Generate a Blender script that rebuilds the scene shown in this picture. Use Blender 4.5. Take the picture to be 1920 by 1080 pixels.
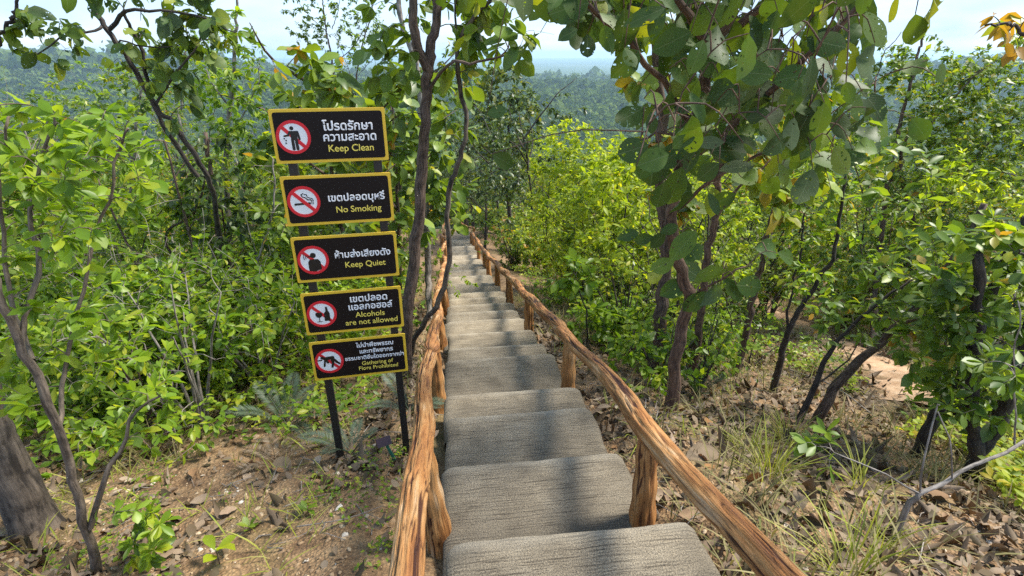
import bpy, math, random
import numpy as np
from mathutils import Vector

# ------------------------------------------------------------------ camera, sky, sun, exposure
scene = bpy.context.scene
for _o in list(bpy.data.objects):
    bpy.data.objects.remove(_o)
CAMZ, FOC, PITCH = 1.6, 1000.0, math.radians(23.75)
cam_d = bpy.data.cameras.new('camera')
cam = bpy.data.objects.new('camera', cam_d)
scene.collection.objects.link(cam)
cam.location = (0, 0, CAMZ)
cam.rotation_euler = (math.pi/2 - PITCH, 0, 0)
cam_d.sensor_width = 36.0
cam_d.lens = 36.0*FOC/1920.0
cam_d.clip_start = 0.05
cam_d.clip_end = 60000
scene.camera = cam

SUN_EL, SUN_AZ = math.radians(56), math.radians(76)      # azimuth from +Y (ahead) towards +X (right)
world = bpy.data.worlds.new('World')
scene.world = world
world.use_nodes = True
_nt = world.node_tree
_bg = _nt.nodes['Background']
_sky = _nt.nodes.new('ShaderNodeTexSky')
_sky.sky_type = 'NISHITA'
_sky.sun_disc = False
_sky.sun_elevation = SUN_EL
_sky.sun_rotation = SUN_AZ
_sky.air_density = 1.0
_sky.dust_density = .35
_sky.ozone_density = 1.6
_tn = _nt.nodes.new('ShaderNodeMix')
_tn.data_type = 'RGBA'
_tn.blend_type = 'MULTIPLY'
_tn.inputs[0].default_value = 1.0
_tn.inputs[7].default_value = (.90, .93, .98, 1)
_nt.links.new(_sky.outputs[0], _tn.inputs[6])
_tc = _nt.nodes.new('ShaderNodeTexCoord')
_mp = _nt.nodes.new('ShaderNodeMapping')
_mp.inputs['Scale'].default_value = (1.6, 1.6, 6.0)
_cn = _nt.nodes.new('ShaderNodeTexNoise')
_cn.inputs['Scale'].default_value = 2.2
_cn.inputs['Detail'].default_value = 6
_cr = _nt.nodes.new('ShaderNodeMapRange')
_cr.inputs[1].default_value, _cr.inputs[2].default_value, _cr.inputs[3].default_value, _cr.inputs[4].default_value = .30, .70, .55, .95
_cm = _nt.nodes.new('ShaderNodeMix')
_cm.data_type = 'RGBA'
_cm.inputs[7].default_value = (1.35, 1.85, 2.65, 1)
_nt.links.new(_tc.outputs['Generated'], _mp.inputs[0])
_nt.links.new(_mp.outputs[0], _cn.inputs['Vector'])
_nt.links.new(_cn.outputs['Fac'], _cr.inputs[0])
_nt.links.new(_cr.outputs[0], _cm.inputs[0])
_nt.links.new(_tn.outputs[2], _cm.inputs[6])
_nt.links.new(_cm.outputs[2], _bg.inputs[0])
_bg.inputs[1].default_value = 0.115
sun_d = bpy.data.lights.new('sun', 'SUN')
sun_d.energy = 2.5
sun_d.angle = math.radians(16)
sun_d.color = (1.0, 0.94, 0.84)
sun = bpy.data.objects.new('sun', sun_d)
scene.collection.objects.link(sun)
_sv = Vector((math.sin(SUN_AZ)*math.cos(SUN_EL), math.cos(SUN_AZ)*math.cos(SUN_EL), math.sin(SUN_EL)))
sun.rotation_euler = _sv.to_track_quat('Z', 'Y').to_euler()
scene.view_settings.view_transform = 'Standard'
scene.view_settings.look = 'None'
scene.view_settings.exposure = 1.9
scene.view_settings.gamma = 1.0
scene.render.engine = 'CYCLES'
cy = scene.cycles
cy.max_bounces = 8
cy.diffuse_bounces = 4
cy.glossy_bounces = 2
cy.transmission_bounces = 5
cy.transparent_max_bounces = 8
cy.volume_bounces = 1
cy.use_denoising = False
cy.sample_clamp_indirect = 2.5

COL = scene.collection
rng = np.random.default_rng(7)
random.seed(7)

# ------------------------------------------------------------------ helpers: picture rays, noise
SP, CP = math.sin(PITCH), math.cos(PITCH)
def at(u, v, Y):
    """point on the ray through photo pixel (u, v) that lies Y metres ahead of the camera"""
    sx, sy = (u-960)/FOC, (v-540)/FOC
    zc = Y/(CP - sy*SP)
    return np.array([sx*zc, Y, CAMZ - zc*(SP + sy*CP)])
def px(pts):
    return np.array([at(*p) for p in pts])
def hash3(ix, iy, iz, seed):
    h = (ix.astype(np.int64)*374761393 + iy.astype(np.int64)*668265263 + iz.astype(np.int64)*2147483647 + seed*974711) & 0xffffffff
    h = ((h ^ (h >> 13))*1274126177) & 0xffffffff
    h = ((h ^ (h >> 16))*2246822519) & 0xffffffff
    return ((h ^ (h >> 15)) & 0xffffff)/float(0xffffff)
def vn(x, y, z=0.0, seed=0):
    x, y, z = np.broadcast_arrays(np.asarray(x, float), np.asarray(y, float), np.asarray(z, float))
    x0, y0, z0 = np.floor(x), np.floor(y), np.floor(z)
    fx, fy, fz = x-x0, y-y0, z-z0
    fx, fy, fz = fx*fx*(3-2*fx), fy*fy*(3-2*fy), fz*fz*(3-2*fz)
    r = 0
    for a in (0, 1):
        for b in (0, 1):
            for c in (0, 1):
                r = r + hash3(x0+a, y0+b, z0+c, seed)*(fx if a else 1-fx)*(fy if b else 1-fy)*(fz if c else 1-fz)
    return r*2-1
def fbm(x, y, z=0.0, o=4, seed=0):
    r, a = 0, 1.0
    for k in range(o):
        r = r + a*vn(x*2**k, y*2**k, np.asarray(z)*2**k, seed+k)
        a *= .5
    return r

# ------------------------------------------------------------------ terrain
def zline(d):
    d = np.asarray(d, float)
    a = np.where(d < 0, .03-.12*d, np.where(d < 15, .03-.285*d, -4.245-.25*(d-15)))
    b = np.where(d < 24, a, np.where(d < 26, -6.5, -6.5-.31*(d-26)))
    return b
def xpath(y):
    return .46-.122*np.asarray(y, float)
def gauss(x, y, az, dist, st, sr):
    az = math.radians(az)
    cx, cyy = dist*math.sin(az), dist*math.cos(az)
    dx, dy = x-cx, y-cyy
    t = dx*math.cos(az)-dy*math.sin(az)
    r = dx*math.sin(az)+dy*math.cos(az)
    return np.exp(-(t/st)**2-(r/sr)**2)
def ground_z(x, y):
    x, y = np.asarray(x, float), np.asarray(y, float)
    off = x-xpath(np.clip(y, -5, 26))
    ax = np.maximum(np.abs(off)-1.5, 0)
    d = np.where(y > 0, np.sqrt(np.maximum(y, 0)**2+(.42*ax)**2), y+np.sqrt((.42*ax)**2))
    s = zline(d)
    near = np.exp(-(np.maximum(d, 0)/60)**2)
    left = np.maximum(-off-.7, 0)
    right = np.maximum(off-.9, 0)
    s = s-near*(.10+.12*np.minimum(left/.6, 1)+.05*np.minimum(left, 4))*(off < 0)
    s = s-near*(.07+.16*np.minimum(right, 2.2)+.06*np.maximum(np.minimum(right-2.2, 6), 0))*(off >= 0)
    s = s+near*np.minimum(np.maximum(np.abs(off)-.65, 0), 1)*(.05*fbm(x*.9, y*.9, 0, 3, 3)+.03*vn(x*4, y*4, 0, 9))
    s = s-near*(.20*np.clip((1.05-np.abs(off))/.45, 0, 1)**.7*(y < 27))
    far = np.hypot(x, y)
    floor = -97+10*fbm(x/420, y/420, 0, 3, 21)*np.clip(far/900, 0, 1)*np.exp(-far/5000)
    floor = floor+80*gauss(x, y, -40, 1650, 640, 380)+46*gauss(x, y, -24, 1000, 260, 200)+50*gauss(x, y, 46, 1900, 600, 300)
    floor = floor+22*gauss(x, y, 2, 1150, 260, 260)
    k = 6.0
    m = np.maximum(s, floor)
    return m+k*np.log(np.exp((s-m)/k)+np.exp((floor-m)/k))*np.clip((d-30)/60, 0, 1)
def gz(x, y):
    return float(ground_z(x, y))
def on_ground(u, v):
    lo = None
    for Y in np.geomspace(.3, 400, 900):
        p = at(u, v, Y)
        if p[2] < gz(p[0], p[1]):
            return p if lo is None else (p+lo)/2
        lo = p
    return lo

# ------------------------------------------------------------------ mesh helpers
def mesh_np(name, V, quads=None, tris=None, smooth=True):
    me = bpy.data.meshes.new(name)
    V = np.ascontiguousarray(V, np.float32)
    me.vertices.add(len(V))
    me.vertices.foreach_set('co', V.ravel())
    nq = 0 if quads is None else len(quads)
    ntr = 0 if tris is None else len(tris)
    idx = []
    if nq: idx.append(np.asarray(quads, np.int32).ravel())
    if ntr: idx.append(np.asarray(tris, np.int32).ravel())
    idx = np.concatenate(idx)
    me.loops.add(len(idx))
    me.loops.foreach_set('vertex_index', idx)
    me.polygons.add(nq+ntr)
    st = np.concatenate([np.arange(nq)*4, nq*4+np.arange(ntr)*3]).astype(np.int32)
    me.polygons.foreach_set('loop_start', st)
    if smooth:
        me.polygons.foreach_set('use_smooth', np.ones(nq+ntr, bool))
    me.update(calc_edges=True)
    return me
def attr(me, name, arr, kind='FLOAT'):
    a = me.attributes.new(name, kind, 'POINT')
    a.data.foreach_set('value' if kind == 'FLOAT' else 'vector', np.ascontiguousarray(arr, np.float32).ravel())
def uvmap(me, uv):
    l = me.uv_layers.new(name='UVMap')
    n = len(me.loops)
    vi = np.empty(n, np.int32)
    me.loops.foreach_get('vertex_index', vi)
    l.data.foreach_set('uv', np.ascontiguousarray(uv[vi], np.float32).ravel())
def obj(name, me, mat=None, parent=None):
    o = bpy.data.objects.new(name, me)
    COL.objects.link(o)
    if mat is not None and me is not None:
        me.materials.append(mat)
    if parent is not None:
        o.parent = parent
    return o
def tag(o, label=None, cat=None, group=None, kind=None):
    if label: o['label'] = label
    if cat: o['category'] = cat
    if group: o['group'] = group
    if kind: o['kind'] = kind
    return o
def thing(name, label, cat, loc=(0, 0, 0), rz=0.0, group=None):
    o = bpy.data.objects.new(name, None)
    COL.objects.link(o)
    o.empty_display_size = .2
    o.location = tuple(float(c) for c in loc)
    o.rotation_euler = (0, 0, rz)
    return tag(o, label, cat, group)
def norm(a):
    return a/np.maximum(np.linalg.norm(a, axis=-1, keepdims=True), 1e-9)

def smooth_path(P, n):
    """Catmull-Rom through control points, n samples"""
    P = np.asarray(P, float)
    if len(P) == 2:
        t = np.linspace(0, 1, n)[:, None]
        return P[0]*(1-t)+P[1]*t
    Q = np.vstack([2*P[0]-P[1], P, 2*P[-1]-P[-2]])
    T = np.linspace(0, len(P)-1-1e-9, n)
    i = T.astype(int)
    f = (T-i)[:, None]
    a, b, c, d = Q[i], Q[i+1], Q[i+2], Q[i+3]
    return .5*(2*b+(c-a)*f+(2*a-5*b+4*c-d)*f*f+(3*b-a-3*c+d)*f**3)
def tubes_mesh(name, tubes, flare=None):
    """tubes: list of (points, radii, sides) swept into one mesh"""
    VS, QS, TS, GR = [], [], [], []
    base = 0
    for (P, R, ns) in tubes:
        P = np.asarray(P, float)
        n = len(P)
        T = norm(np.gradient(P, axis=0))
        ref = np.array([1., 0, 0]) if abs(T[0][0]) < .8 else np.array([0, 1., 0])
        A = np.empty_like(P)
        a = ref
        for k in range(n):
            a = a-T[k]*np.dot(a, T[k])
            a = a/max(np.linalg.norm(a), 1e-9)
            A[k] = a
        B = np.cross(T, A)
        th = np.arange(ns)*2*math.pi/ns
        c, s = np.cos(th), np.sin(th)
        R = np.asarray(R, float)
        RR = R[:, None]*np.ones((1, ns))
        if ns >= 7:
            L = np.concatenate([[0], np.cumsum(np.linalg.norm(np.diff(P, axis=0), axis=1))])
            RR = RR*(1+.10*vn(c[None, :]*1.5+base, s[None, :]*1.5, L[:, None]*4, 5)+.05*vn(c[None, :]*4, s[None, :]*4+base, L[:, None]*9, 8))
        else:
            L = np.concatenate([[0], np.cumsum(np.linalg.norm(np.diff(P, axis=0), axis=1))])
        V = P[:, None]+RR[..., None]*(A[:, None]*c[None, :, None]+B[:, None]*s[None, :, None])
        VS.append(V.reshape(-1, 3))
        GR.append(np.stack([c[None, :]*R[:, None], s[None, :]*R[:, None], L[:, None]+0*c[None, :]+base*.013], -1).reshape(-1, 3))
        i = np.arange(n-1)[:, None]*ns+np.arange(ns)[None, :]
        j = np.arange(n-1)[:, None]*ns+(np.arange(ns)[None, :]+1) % ns
        QS.append((base+np.stack([i, j, j+ns, i+ns], -1)).reshape(-1, 4))
        e = base+(n-1)*ns
        TS.append(np.stack([np.full(ns-2, e), e+np.arange(1, ns-1), e+np.arange(2, ns)], -1))
        base += n*ns
    me = mesh_np(name, np.concatenate(VS), np.concatenate(QS), np.concatenate(TS))
    attr(me, 'grain', np.concatenate(GR), 'FLOAT_VECTOR')
    return me

# leaf templates: (verts xyz with y along the leaf, z up; quads; tris; uv)
def leaf_template(n, w, peak=.5, fold=.18, bend=.15, tip=.9, wavy=0.0):
    ts = np.linspace(0, 1, n+1)
    V, UV, Q, T = [], [], [], []
    rows = []
    for k, t in enumerate(ts):
        e = math.log(.5)/math.log(peak)
        h = .5*w*math.sin(math.pi*t**e)**tip if 0 < k < n else 0
        z = -bend*t*t
        if h < 1e-6:
            rows.append([len(V)])
            V.append((0, t, z)); UV.append((.5, t))
        else:
            rows.append([len(V), len(V)+1, len(V)+2])
            zz = z+fold*h
            V += [(-h, t, zz+wavy*h*math.sin(t*17)), (0, t, z), (h, t, zz-wavy*h*math.sin(t*15+1))]
            UV += [(.5-h/w, t), (.5, t), (.5+h/w, t)]
    for k in range(n):
        a, b = rows[k], rows[k+1]
        if len(a) == 1:
            T += [(a[0], b[1], b[0]), (a[0], b[2], b[1])]
        elif len(b) == 1:
            T += [(a[0], a[1], b[0]), (a[1], a[2], b[0])]
        else:
            Q += [(a[0], a[1], b[1], b[0]), (a[1], a[2], b[2], b[1])]
    return (np.array(V, float), np.array(Q, np.int64).reshape(-1, 4), np.array(T, np.int64).reshape(-1, 3), np.array(UV, float))
LF_BIG = leaf_template(7, .63, .54, .20, .24, .68, .09)
LF_OBO = leaf_template(4, .46, .60, .26, .14, .85)
LF_MED = leaf_template(3, .46, .48, .2, .2, .8)
LF_SML = leaf_template(2, .5, .5, .2, .1, .8)
LF_THN = leaf_template(2, .3, .5, .2, .15, .8)
LF_DRY = leaf_template(6, .44, .5, .30, .25, .8, .2)

def leaves_mesh(name, tm, P, A, N, S, tint, bendvar=.6):
    V, Q, T, UV = tm
    P, A, N = np.asarray(P, float), norm(np.asarray(A, float)), np.asarray(N, float)
    S = np.asarray(S, float)
    M = len(P)
    B = norm(np.cross(A, N))
    N = np.cross(B, A)
    k = 1+bendvar*rng.normal(size=M)
    W = 1+.18*rng.normal(size=M)
    X = P[:, None]+S[:, None, None]*(V[None, :, 0, None]*W[:, None, None]*B[:, None]+V[None, :, 1, None]*A[:, None]+(V[None, :, 2]*k[:, None])[..., None]*N[:, None])
    nv = len(V)
    o = (np.arange(M)*nv)[:, None, None]
    me = mesh_np(name, X.reshape(-1, 3), (Q[None]+o).reshape(-1, 4) if len(Q) else None, (T[None]+o).reshape(-1, 3) if len(T) else None)
    attr(me, 'tint', np.repeat(np.asarray(tint, float), nv))
    uvmap(me, np.tile(UV, (M, 1)))
    return me

# ------------------------------------------------------------------ materials
def new_mat(name):
    m = bpy.data.materials.new(name)
    m.use_nodes = True
    nt = m.node_tree
    nt.nodes.clear()
    out = nt.nodes.new('ShaderNodeOutputMaterial')
    return m, nt, out
def N_(nt, t, **kw):
    n = nt.nodes.new(t)
    for k, v in kw.items():
        if k.startswith('i_'):
            key = k[2:]
            n.inputs[int(key) if key.isdigit() else key.replace('_', ' ')].default_value = v
        else:
            setattr(n, k, v)
    return n
def ramp(nt, src, stops):
    r = nt.nodes.new('ShaderNodeValToRGB')
    e = r.color_ramp.elements
    while len(e) < len(stops): e.new(.5)
    for k, (p, c) in enumerate(stops):
        e[k].position = p
        e[k].color = (*c, 1)
    nt.links.new(src, r.inputs[0])
    return r.outputs[0]
def noise(nt, vec, scale, detail=4, rough=.55, dist=0.0):
    n = N_(nt, 'ShaderNodeTexNoise', i_Scale=scale, i_Detail=detail, i_Roughness=rough, i_Distortion=dist)
    if vec is not None: nt.links.new(vec, n.inputs['Vector'])
    return n.outputs['Fac']
def mapping(nt, vec, scale):
    m = N_(nt, 'ShaderNodeMapping')
    m.inputs['Scale'].default_value = scale
    nt.links.new(vec, m.inputs['Vector'])
    return m.outputs[0]
def attrib(nt, name, out='Fac'):
    return N_(nt, 'ShaderNodeAttribute', attribute_name=name).outputs[out]
def mixc(nt, f, a, b, mode='MIX'):
    m = N_(nt, 'ShaderNodeMix', data_type='RGBA', blend_type=mode)
    for sock, v in ((m.inputs[0], f), (m.inputs[6], a), (m.inputs[7], b)):
        if hasattr(v, 'links') or isinstance(v, bpy.types.NodeSocket): nt.links.new(v, sock)
        else: sock.default_value = v if not isinstance(v, tuple) else (*v, 1)
    return m.outputs[2]
def math_(nt, op, a, b=None):
    m = N_(nt, 'ShaderNodeMath', operation=op)
    for k, v in enumerate((a, b)):
        if v is None: continue
        if isinstance(v, bpy.types.NodeSocket): nt.links.new(v, m.inputs[k])
        else: m.inputs[k].default_value = v
    return m.outputs[0]
def bump(nt, h, strength=.5, dist=.01, nrm=None):
    b = N_(nt, 'ShaderNodeBump', i_Strength=strength, i_Distance=dist)
    nt.links.new(h, b.inputs['Height'])
    if nrm is not None: nt.links.new(nrm, b.inputs['Normal'])
    return b.outputs[0]

def leaf_mat(name, stops, trans=.42, tcol=(1.5, 1.45, .55), rough=.42, veins=False, holes=0.0, spec=.45, back=(.20, .24, .12)):
    m, nt, out = new_mat(name)
    t = attrib(nt, 'tint')
    oi = N_(nt, 'ShaderNodeObjectInfo')
    t2 = math_(nt, 'ADD', t, math_(nt, 'MULTIPLY', math_(nt, 'SUBTRACT', oi.outputs['Random'], .5), .18))
    c = ramp(nt, t2, stops)
    tc = N_(nt, 'ShaderNodeTexCoord')
    blot = noise(nt, tc.outputs['Object'], 22 if veins else 40, 3)
    c = mixc(nt, math_(nt, 'MULTIPLY', blot, .35), c, (.13, .13, .03))
    pr = N_(nt, 'ShaderNodeBsdfPrincipled', i_Roughness=rough)
    pr.inputs['Specular IOR Level'].default_value = spec
    geo = N_(nt, 'ShaderNodeNewGeometry')
    pale = mixc(nt, math_(nt, 'MULTIPLY', geo.outputs['Backfacing'], .35), c, back)
    if veins:
        uv = N_(nt, 'ShaderNodeUVMap').outputs[0]
        sep = N_(nt, 'ShaderNodeSeparateXYZ')
        nt.links.new(uv, sep.inputs[0])
        ax = math_(nt, 'ABSOLUTE', math_(nt, 'SUBTRACT', sep.outputs[0], .5))
        mid = math_(nt, 'LESS_THAN', ax, .014)
        ph = math_(nt, 'SUBTRACT', math_(nt, 'MULTIPLY', sep.outputs[1], 11.0), math_(nt, 'MULTIPLY', ax, 7.0))
        sv = math_(nt, 'GREATER_THAN', math_(nt, 'COSINE', math_(nt, 'MULTIPLY', ph, 6.2832)), .93)
        vein = math_(nt, 'MAXIMUM', mid, math_(nt, 'MULTIPLY', sv, .4))
        pale = mixc(nt, math_(nt, 'MULTIPLY', vein, .5), pale, (.22, .26, .12))
        spots = math_(nt, 'GREATER_THAN', noise(nt, tc.outputs['Object'], 60, 2), .70)
        pale = mixc(nt, spots, pale, (.09, .055, .03))
        nt.links.new(bump(nt, math_(nt, 'SUBTRACT', 1.0, vein), .35, .002), pr.inputs['Normal'])
    nt.links.new(pale, pr.inputs['Base Color'])
    tr = N_(nt, 'ShaderNodeBsdfTranslucent')
    tcm = mixc(nt, 1.0, c, tcol, 'MULTIPLY')
    nt.links.new(tcm, tr.inputs[0])
    mx = N_(nt, 'ShaderNodeMixShader')
    mx.inputs[0].default_value = trans
    nt.links.new(pr.outputs[0], mx.inputs[1])
    nt.links.new(tr.outputs[0], mx.inputs[2])
    sh = mx.outputs[0]
    if holes > 0:
        hn = noise(nt, tc.outputs['Object'], 38, 1)
        big = noise(nt, tc.outputs['Object'], 6, 1)
        hf = math_(nt, 'GREATER_THAN', math_(nt, 'ADD', hn, math_(nt, 'MULTIPLY', big, .3)), holes)
        tp = N_(nt, 'ShaderNodeBsdfTransparent')
        mh = N_(nt, 'ShaderNodeMixShader')
        nt.links.new(hf, mh.inputs[0])
        nt.links.new(sh, mh.inputs[1])
        nt.links.new(tp.outputs[0], mh.inputs[2])
        sh = mh.outputs[0]
    nt.links.new(sh, out.inputs[0])
    return m
G_DARK = [(0, (.020, .055, .016)), (.4, (.045, .11, .022)), (.75, (.11, .19, .022)), (1, (.26, .30, .03))]
G_MID = [(0, (.045, .10, .014)), (.4, (.11, .21, .018)), (.75, (.22, .325, .024)), (.93, (.33, .38, .03)), (1, (.40, .22, .03))]
G_LIME = [(0, (.075, .155, .012)), (.35, (.165, .31, .018)), (.7, (.29, .43, .025)), (1, (.47, .50, .04))]
G_YEL = [(0, (.20, .31, .015)), (.5, (.40, .52, .025)), (.85, (.54, .58, .04)), (1, (.58, .48, .04))]
M_BIGLEAF = leaf_mat('dark_broad_leaf', G_DARK, .36, (1.9, 1.7, .35), .5, veins=True, holes=.83, spec=.28)
M_MIDLEAF = leaf_mat('green_leaf', G_MID, .46, (1.6, 1.5, .5), .42)
M_LARGE = leaf_mat('large_leaf', G_MID, .40, (1.7, 1.5, .5), .40, veins=True)
M_LIME = leaf_mat('fresh_leaf', G_LIME, .54, (1.35, 1.3, .4), .40)
M_YEL = leaf_mat('yellow_green_leaf', G_YEL, .58, (1.3, 1.25, .4), .5)
M_DKLEAF = leaf_mat('deep_green_leaf', [(0, (.018, .045, .014)), (.5, (.045, .095, .022)), (.85, (.085, .15, .028)), (1, (.16, .19, .03))], .38, (1.7, 1.5, .5), .40)
M_FROND = leaf_mat('grey_green_frond', [(0, (.05, .085, .06)), (.6, (.10, .145, .10)), (1, (.22, .22, .15))], .2, (1.2, 1.3, .7), .55)
M_GRASS = leaf_mat('grass_blade', [(0, (.16, .22, .02)), (.5, (.36, .40, .035)), (1, (.42, .38, .12))], .35, (1.3, 1.25, .6), .6)
M_DRYGR = leaf_mat('dry_grass_blade', [(0, (.11, .12, .03)), (.5, (.22, .19, .07)), (1, (.33, .28, .13))], .25, (1.2, 1.1, .6), .7)
M_LITTER = leaf_mat('dry_leaf', [(0, (.045, .028, .020)), (.3, (.125, .078, .050)), (.5, (.205, .142, .098)), (.68, (.265, .20, .152)), (.82, (.30, .14, .055)), (1, (.42, .35, .28))], .10, (1.2, .85, .5), .65, spec=.25, back=(.30, .22, .16))
M_FAR = leaf_mat('distant_foliage', [(0, (.028, .062, .014)), (.5, (.068, .125, .022)), (1, (.14, .20, .03))], .25, (1.3, 1.3, .5), .9, spec=.05)

def bark_mat(name, dark, lite, fine=60, rough=.85):
    m, nt, out = new_mat(name)
    g = attrib(nt, 'grain', 'Vector')
    s = noise(nt, mapping(nt, g, (1, 1, .16)), fine, 5, .65)
    s2 = noise(nt, g, 14, 3)
    f = math_(nt, 'ADD', math_(nt, 'MULTIPLY', s, .7), math_(nt, 'MULTIPLY', s2, .3))
    c = ramp(nt, f, [(.41, dark), (.50, tuple((a+b)/2 for a, b in zip(dark, lite))), (.60, lite)])
    pr = N_(nt, 'ShaderNodeBsdfPrincipled', i_Roughness=rough)
    nt.links.new(c, pr.inputs['Base Color'])
    nt.links.new(bump(nt, f, .9, .012), pr.inputs['Normal'])
    nt.links.new(pr.outputs[0], out.inputs[0])
    return m
B_BROWN = bark_mat('brown_bark', (.045, .028, .02), (.17, .115, .085))
B_RED = bark_mat('reddish_bark', (.05, .027, .018), (.19, .115, .075))
B_GREY = bark_mat('grey_bark', (.10, .085, .07), (.34, .30, .26))
B_STEM = bark_mat('grey_brown_bark', (.055, .041, .029), (.21, .162, .118))
B_DARK = bark_mat('black_bark', (.014, .011, .009), (.07, .055, .045))
B_ROUGH = bark_mat('rough_grey_bark', (.030, .022, .016), (.175, .135, .10), 26)

def simple_mat(name, col, rough=.5, metal=0.0, nz=0.06):
    m, nt, out = new_mat(name)
    tc = N_(nt, 'ShaderNodeTexCoord').outputs['Object']
    n = noise(nt, tc, 30, 4)
    c = mixc(nt, math_(nt, 'MULTIPLY', n, nz*4), col, tuple(min(1, x*.6+.04) for x in col))
    pr = N_(nt, 'ShaderNodeBsdfPrincipled', i_Roughness=rough, i_Metallic=metal)
    nt.links.new(c, pr.inputs['Base Color'])
    nt.links.new(pr.outputs[0], out.inputs[0])
    return m
M_SBLACK = simple_mat('sign_dark_brown', (.010, .006, .005), .5, nz=.02)
for _n in M_SBLACK.node_tree.nodes:
    if _n.type == 'BSDF_PRINCIPLED': _n.inputs['Specular IOR Level'].default_value = .2
M_SYEL = simple_mat('sign_yellow', (.85, .54, .03), .45)
M_SWHITE = simple_mat('sign_white', (.88, .88, .88), .5, nz=.01)
M_SRED = simple_mat('sign_red', (.72, .012, .025), .5, nz=.03)
M_SLET = simple_mat('letter_yellow', (.92, .74, .12), .5, nz=.02)
M_INK = simple_mat('pictogram_black', (.006, .006, .007), .4, nz=.01)
M_POST = simple_mat('post_black_paint', (.012, .012, .012), .45)
M_MAROON = simple_mat('label_maroon', (.055, .018, .022), .45)
M_TEAL = simple_mat('stake_green', (.03, .20, .13), .5)

def wood_mat():
    m, nt, out = new_mat('painted_concrete_log')
    g = attrib(nt, 'grain', 'Vector')
    ck = attrib(nt, 'crack')
    a = noise(nt, mapping(nt, g, (1, 1, .10)), 26, 5, .6)
    b = noise(nt, mapping(nt, g, (1, 1, .25)), 9, 3, .5)
    fine = noise(nt, mapping(nt, g, (1, 1, .06)), 90, 3, .6)
    c = ramp(nt, math_(nt, 'ADD', math_(nt, 'MULTIPLY', a, .55), math_(nt, 'MULTIPLY', b, .45)),
             [(.36, (.18, .066, .018)), (.46, (.34, .143, .038)), (.56, (.445, .228, .079)), (.66, (.55, .38, .22))])
    thin = ramp(nt, fine, [(.34, (.28, .24, .21)), (.45, (1, 1, 1))])
    c = mixc(nt, .75, c, thin, 'MULTIPLY')
    dk = ramp(nt, ck, [(.35, (1, 1, 1)), (.75, (.16, .09, .055))])
    c = mixc(nt, 1.0, c, dk, 'MULTIPLY')
    pr = N_(nt, 'ShaderNodeBsdfPrincipled', i_Roughness=.66)
    nt.links.new(c, pr.inputs['Base Color'])
    nt.links.new(bump(nt, math_(nt, 'ADD', a, math_(nt, 'MULTIPLY', fine, .9)), 1.0, .012), pr.inputs['Normal'])
    nt.links.new(pr.outputs[0], out.inputs[0])
    return m
M_LOG = wood_mat()

def concrete_mat():
    m, nt, out = new_mat('broomed_concrete')
    uv = N_(nt, 'ShaderNodeUVMap').outputs[0]
    w = noise(nt, mapping(nt, uv, (1.2, 2.5, 1)), 2.5, 2)
    vm = N_(nt, 'ShaderNodeVectorMath', operation='ADD')
    comb = N_(nt, 'ShaderNodeCombineXYZ')
    nt.links.new(math_(nt, 'MULTIPLY', w, .02), comb.inputs[1])
    nt.links.new(uv, vm.inputs[0]); nt.links.new(comb.outputs[0], vm.inputs[1])
    gro = noise(nt, mapping(nt, vm.outputs[0], (.045, 1, 1)), 66, 4, .72)
    sx = N_(nt, 'ShaderNodeSeparateXYZ')
    nt.links.new(vm.outputs[0], sx.inputs[0])
    wob = noise(nt, mapping(nt, uv, (.25, 1, 1)), 26, 3, .6)
    rake = math_(nt, 'SINE', math_(nt, 'ADD', math_(nt, 'MULTIPLY', sx.outputs[1], 6.2832/.0185), math_(nt, 'MULTIPLY', wob, 11.0)))
    patch = ramp(nt, noise(nt, uv, 4.5, 3), [(.36, (.15, .15, .15)), (.6, (1, 1, 1))])
    gro = math_(nt, 'ADD', math_(nt, 'MULTIPLY', gro, .72), math_(nt, 'ADD', .14, math_(nt, 'MULTIPLY', math_(nt, 'MULTIPLY', rake, patch), .085)))
    agg = noise(nt, uv, 130, 4, .7)
    blotch = noise(nt, uv, 3.2, 5, .6)
    grv = ramp(nt, gro, [(.38, (0, 0, 0)), (.55, (1, 1, 1))])
    c = ramp(nt, blotch, [(.3, (.20, .166, .118)), (.5, (.31, .260, .188)), (.72, (.39, .335, .25))])
    c = mixc(nt, .8, c, ramp(nt, gro, [(.36, (.22, .20, .18)), (.48, (.95, .95, .95)), (.7, (1.25, 1.24, 1.2))]), 'MULTIPLY')
    c = mixc(nt, .85, c, ramp(nt, agg, [(.36, (.30, .28, .26)), (.5, (.95, .95, .94)), (.64, (1.5, 1.48, 1.42))]), 'MULTIPLY')
    dark_zone = attrib(nt, 'dark_zone')
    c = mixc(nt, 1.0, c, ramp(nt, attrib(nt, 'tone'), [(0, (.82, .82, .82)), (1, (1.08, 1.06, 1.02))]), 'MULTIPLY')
    c = mixc(nt, math_(nt, 'MULTIPLY', dark_zone, .68), c, (.06, .052, .04))
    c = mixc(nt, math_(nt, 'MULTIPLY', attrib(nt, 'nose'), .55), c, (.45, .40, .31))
    pr = N_(nt, 'ShaderNodeBsdfPrincipled', i_Roughness=.92)
    nt.links.new(c, pr.inputs['Base Color'])
    h = math_(nt, 'ADD', gro, math_(nt, 'MULTIPLY', agg, .6))
    nt.links.new(bump(nt, h, 1.0, .022), pr.inputs['Normal'])
    nt.links.new(pr.outputs[0], out.inputs[0])
    return m
M_CONC = concrete_mat()

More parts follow.
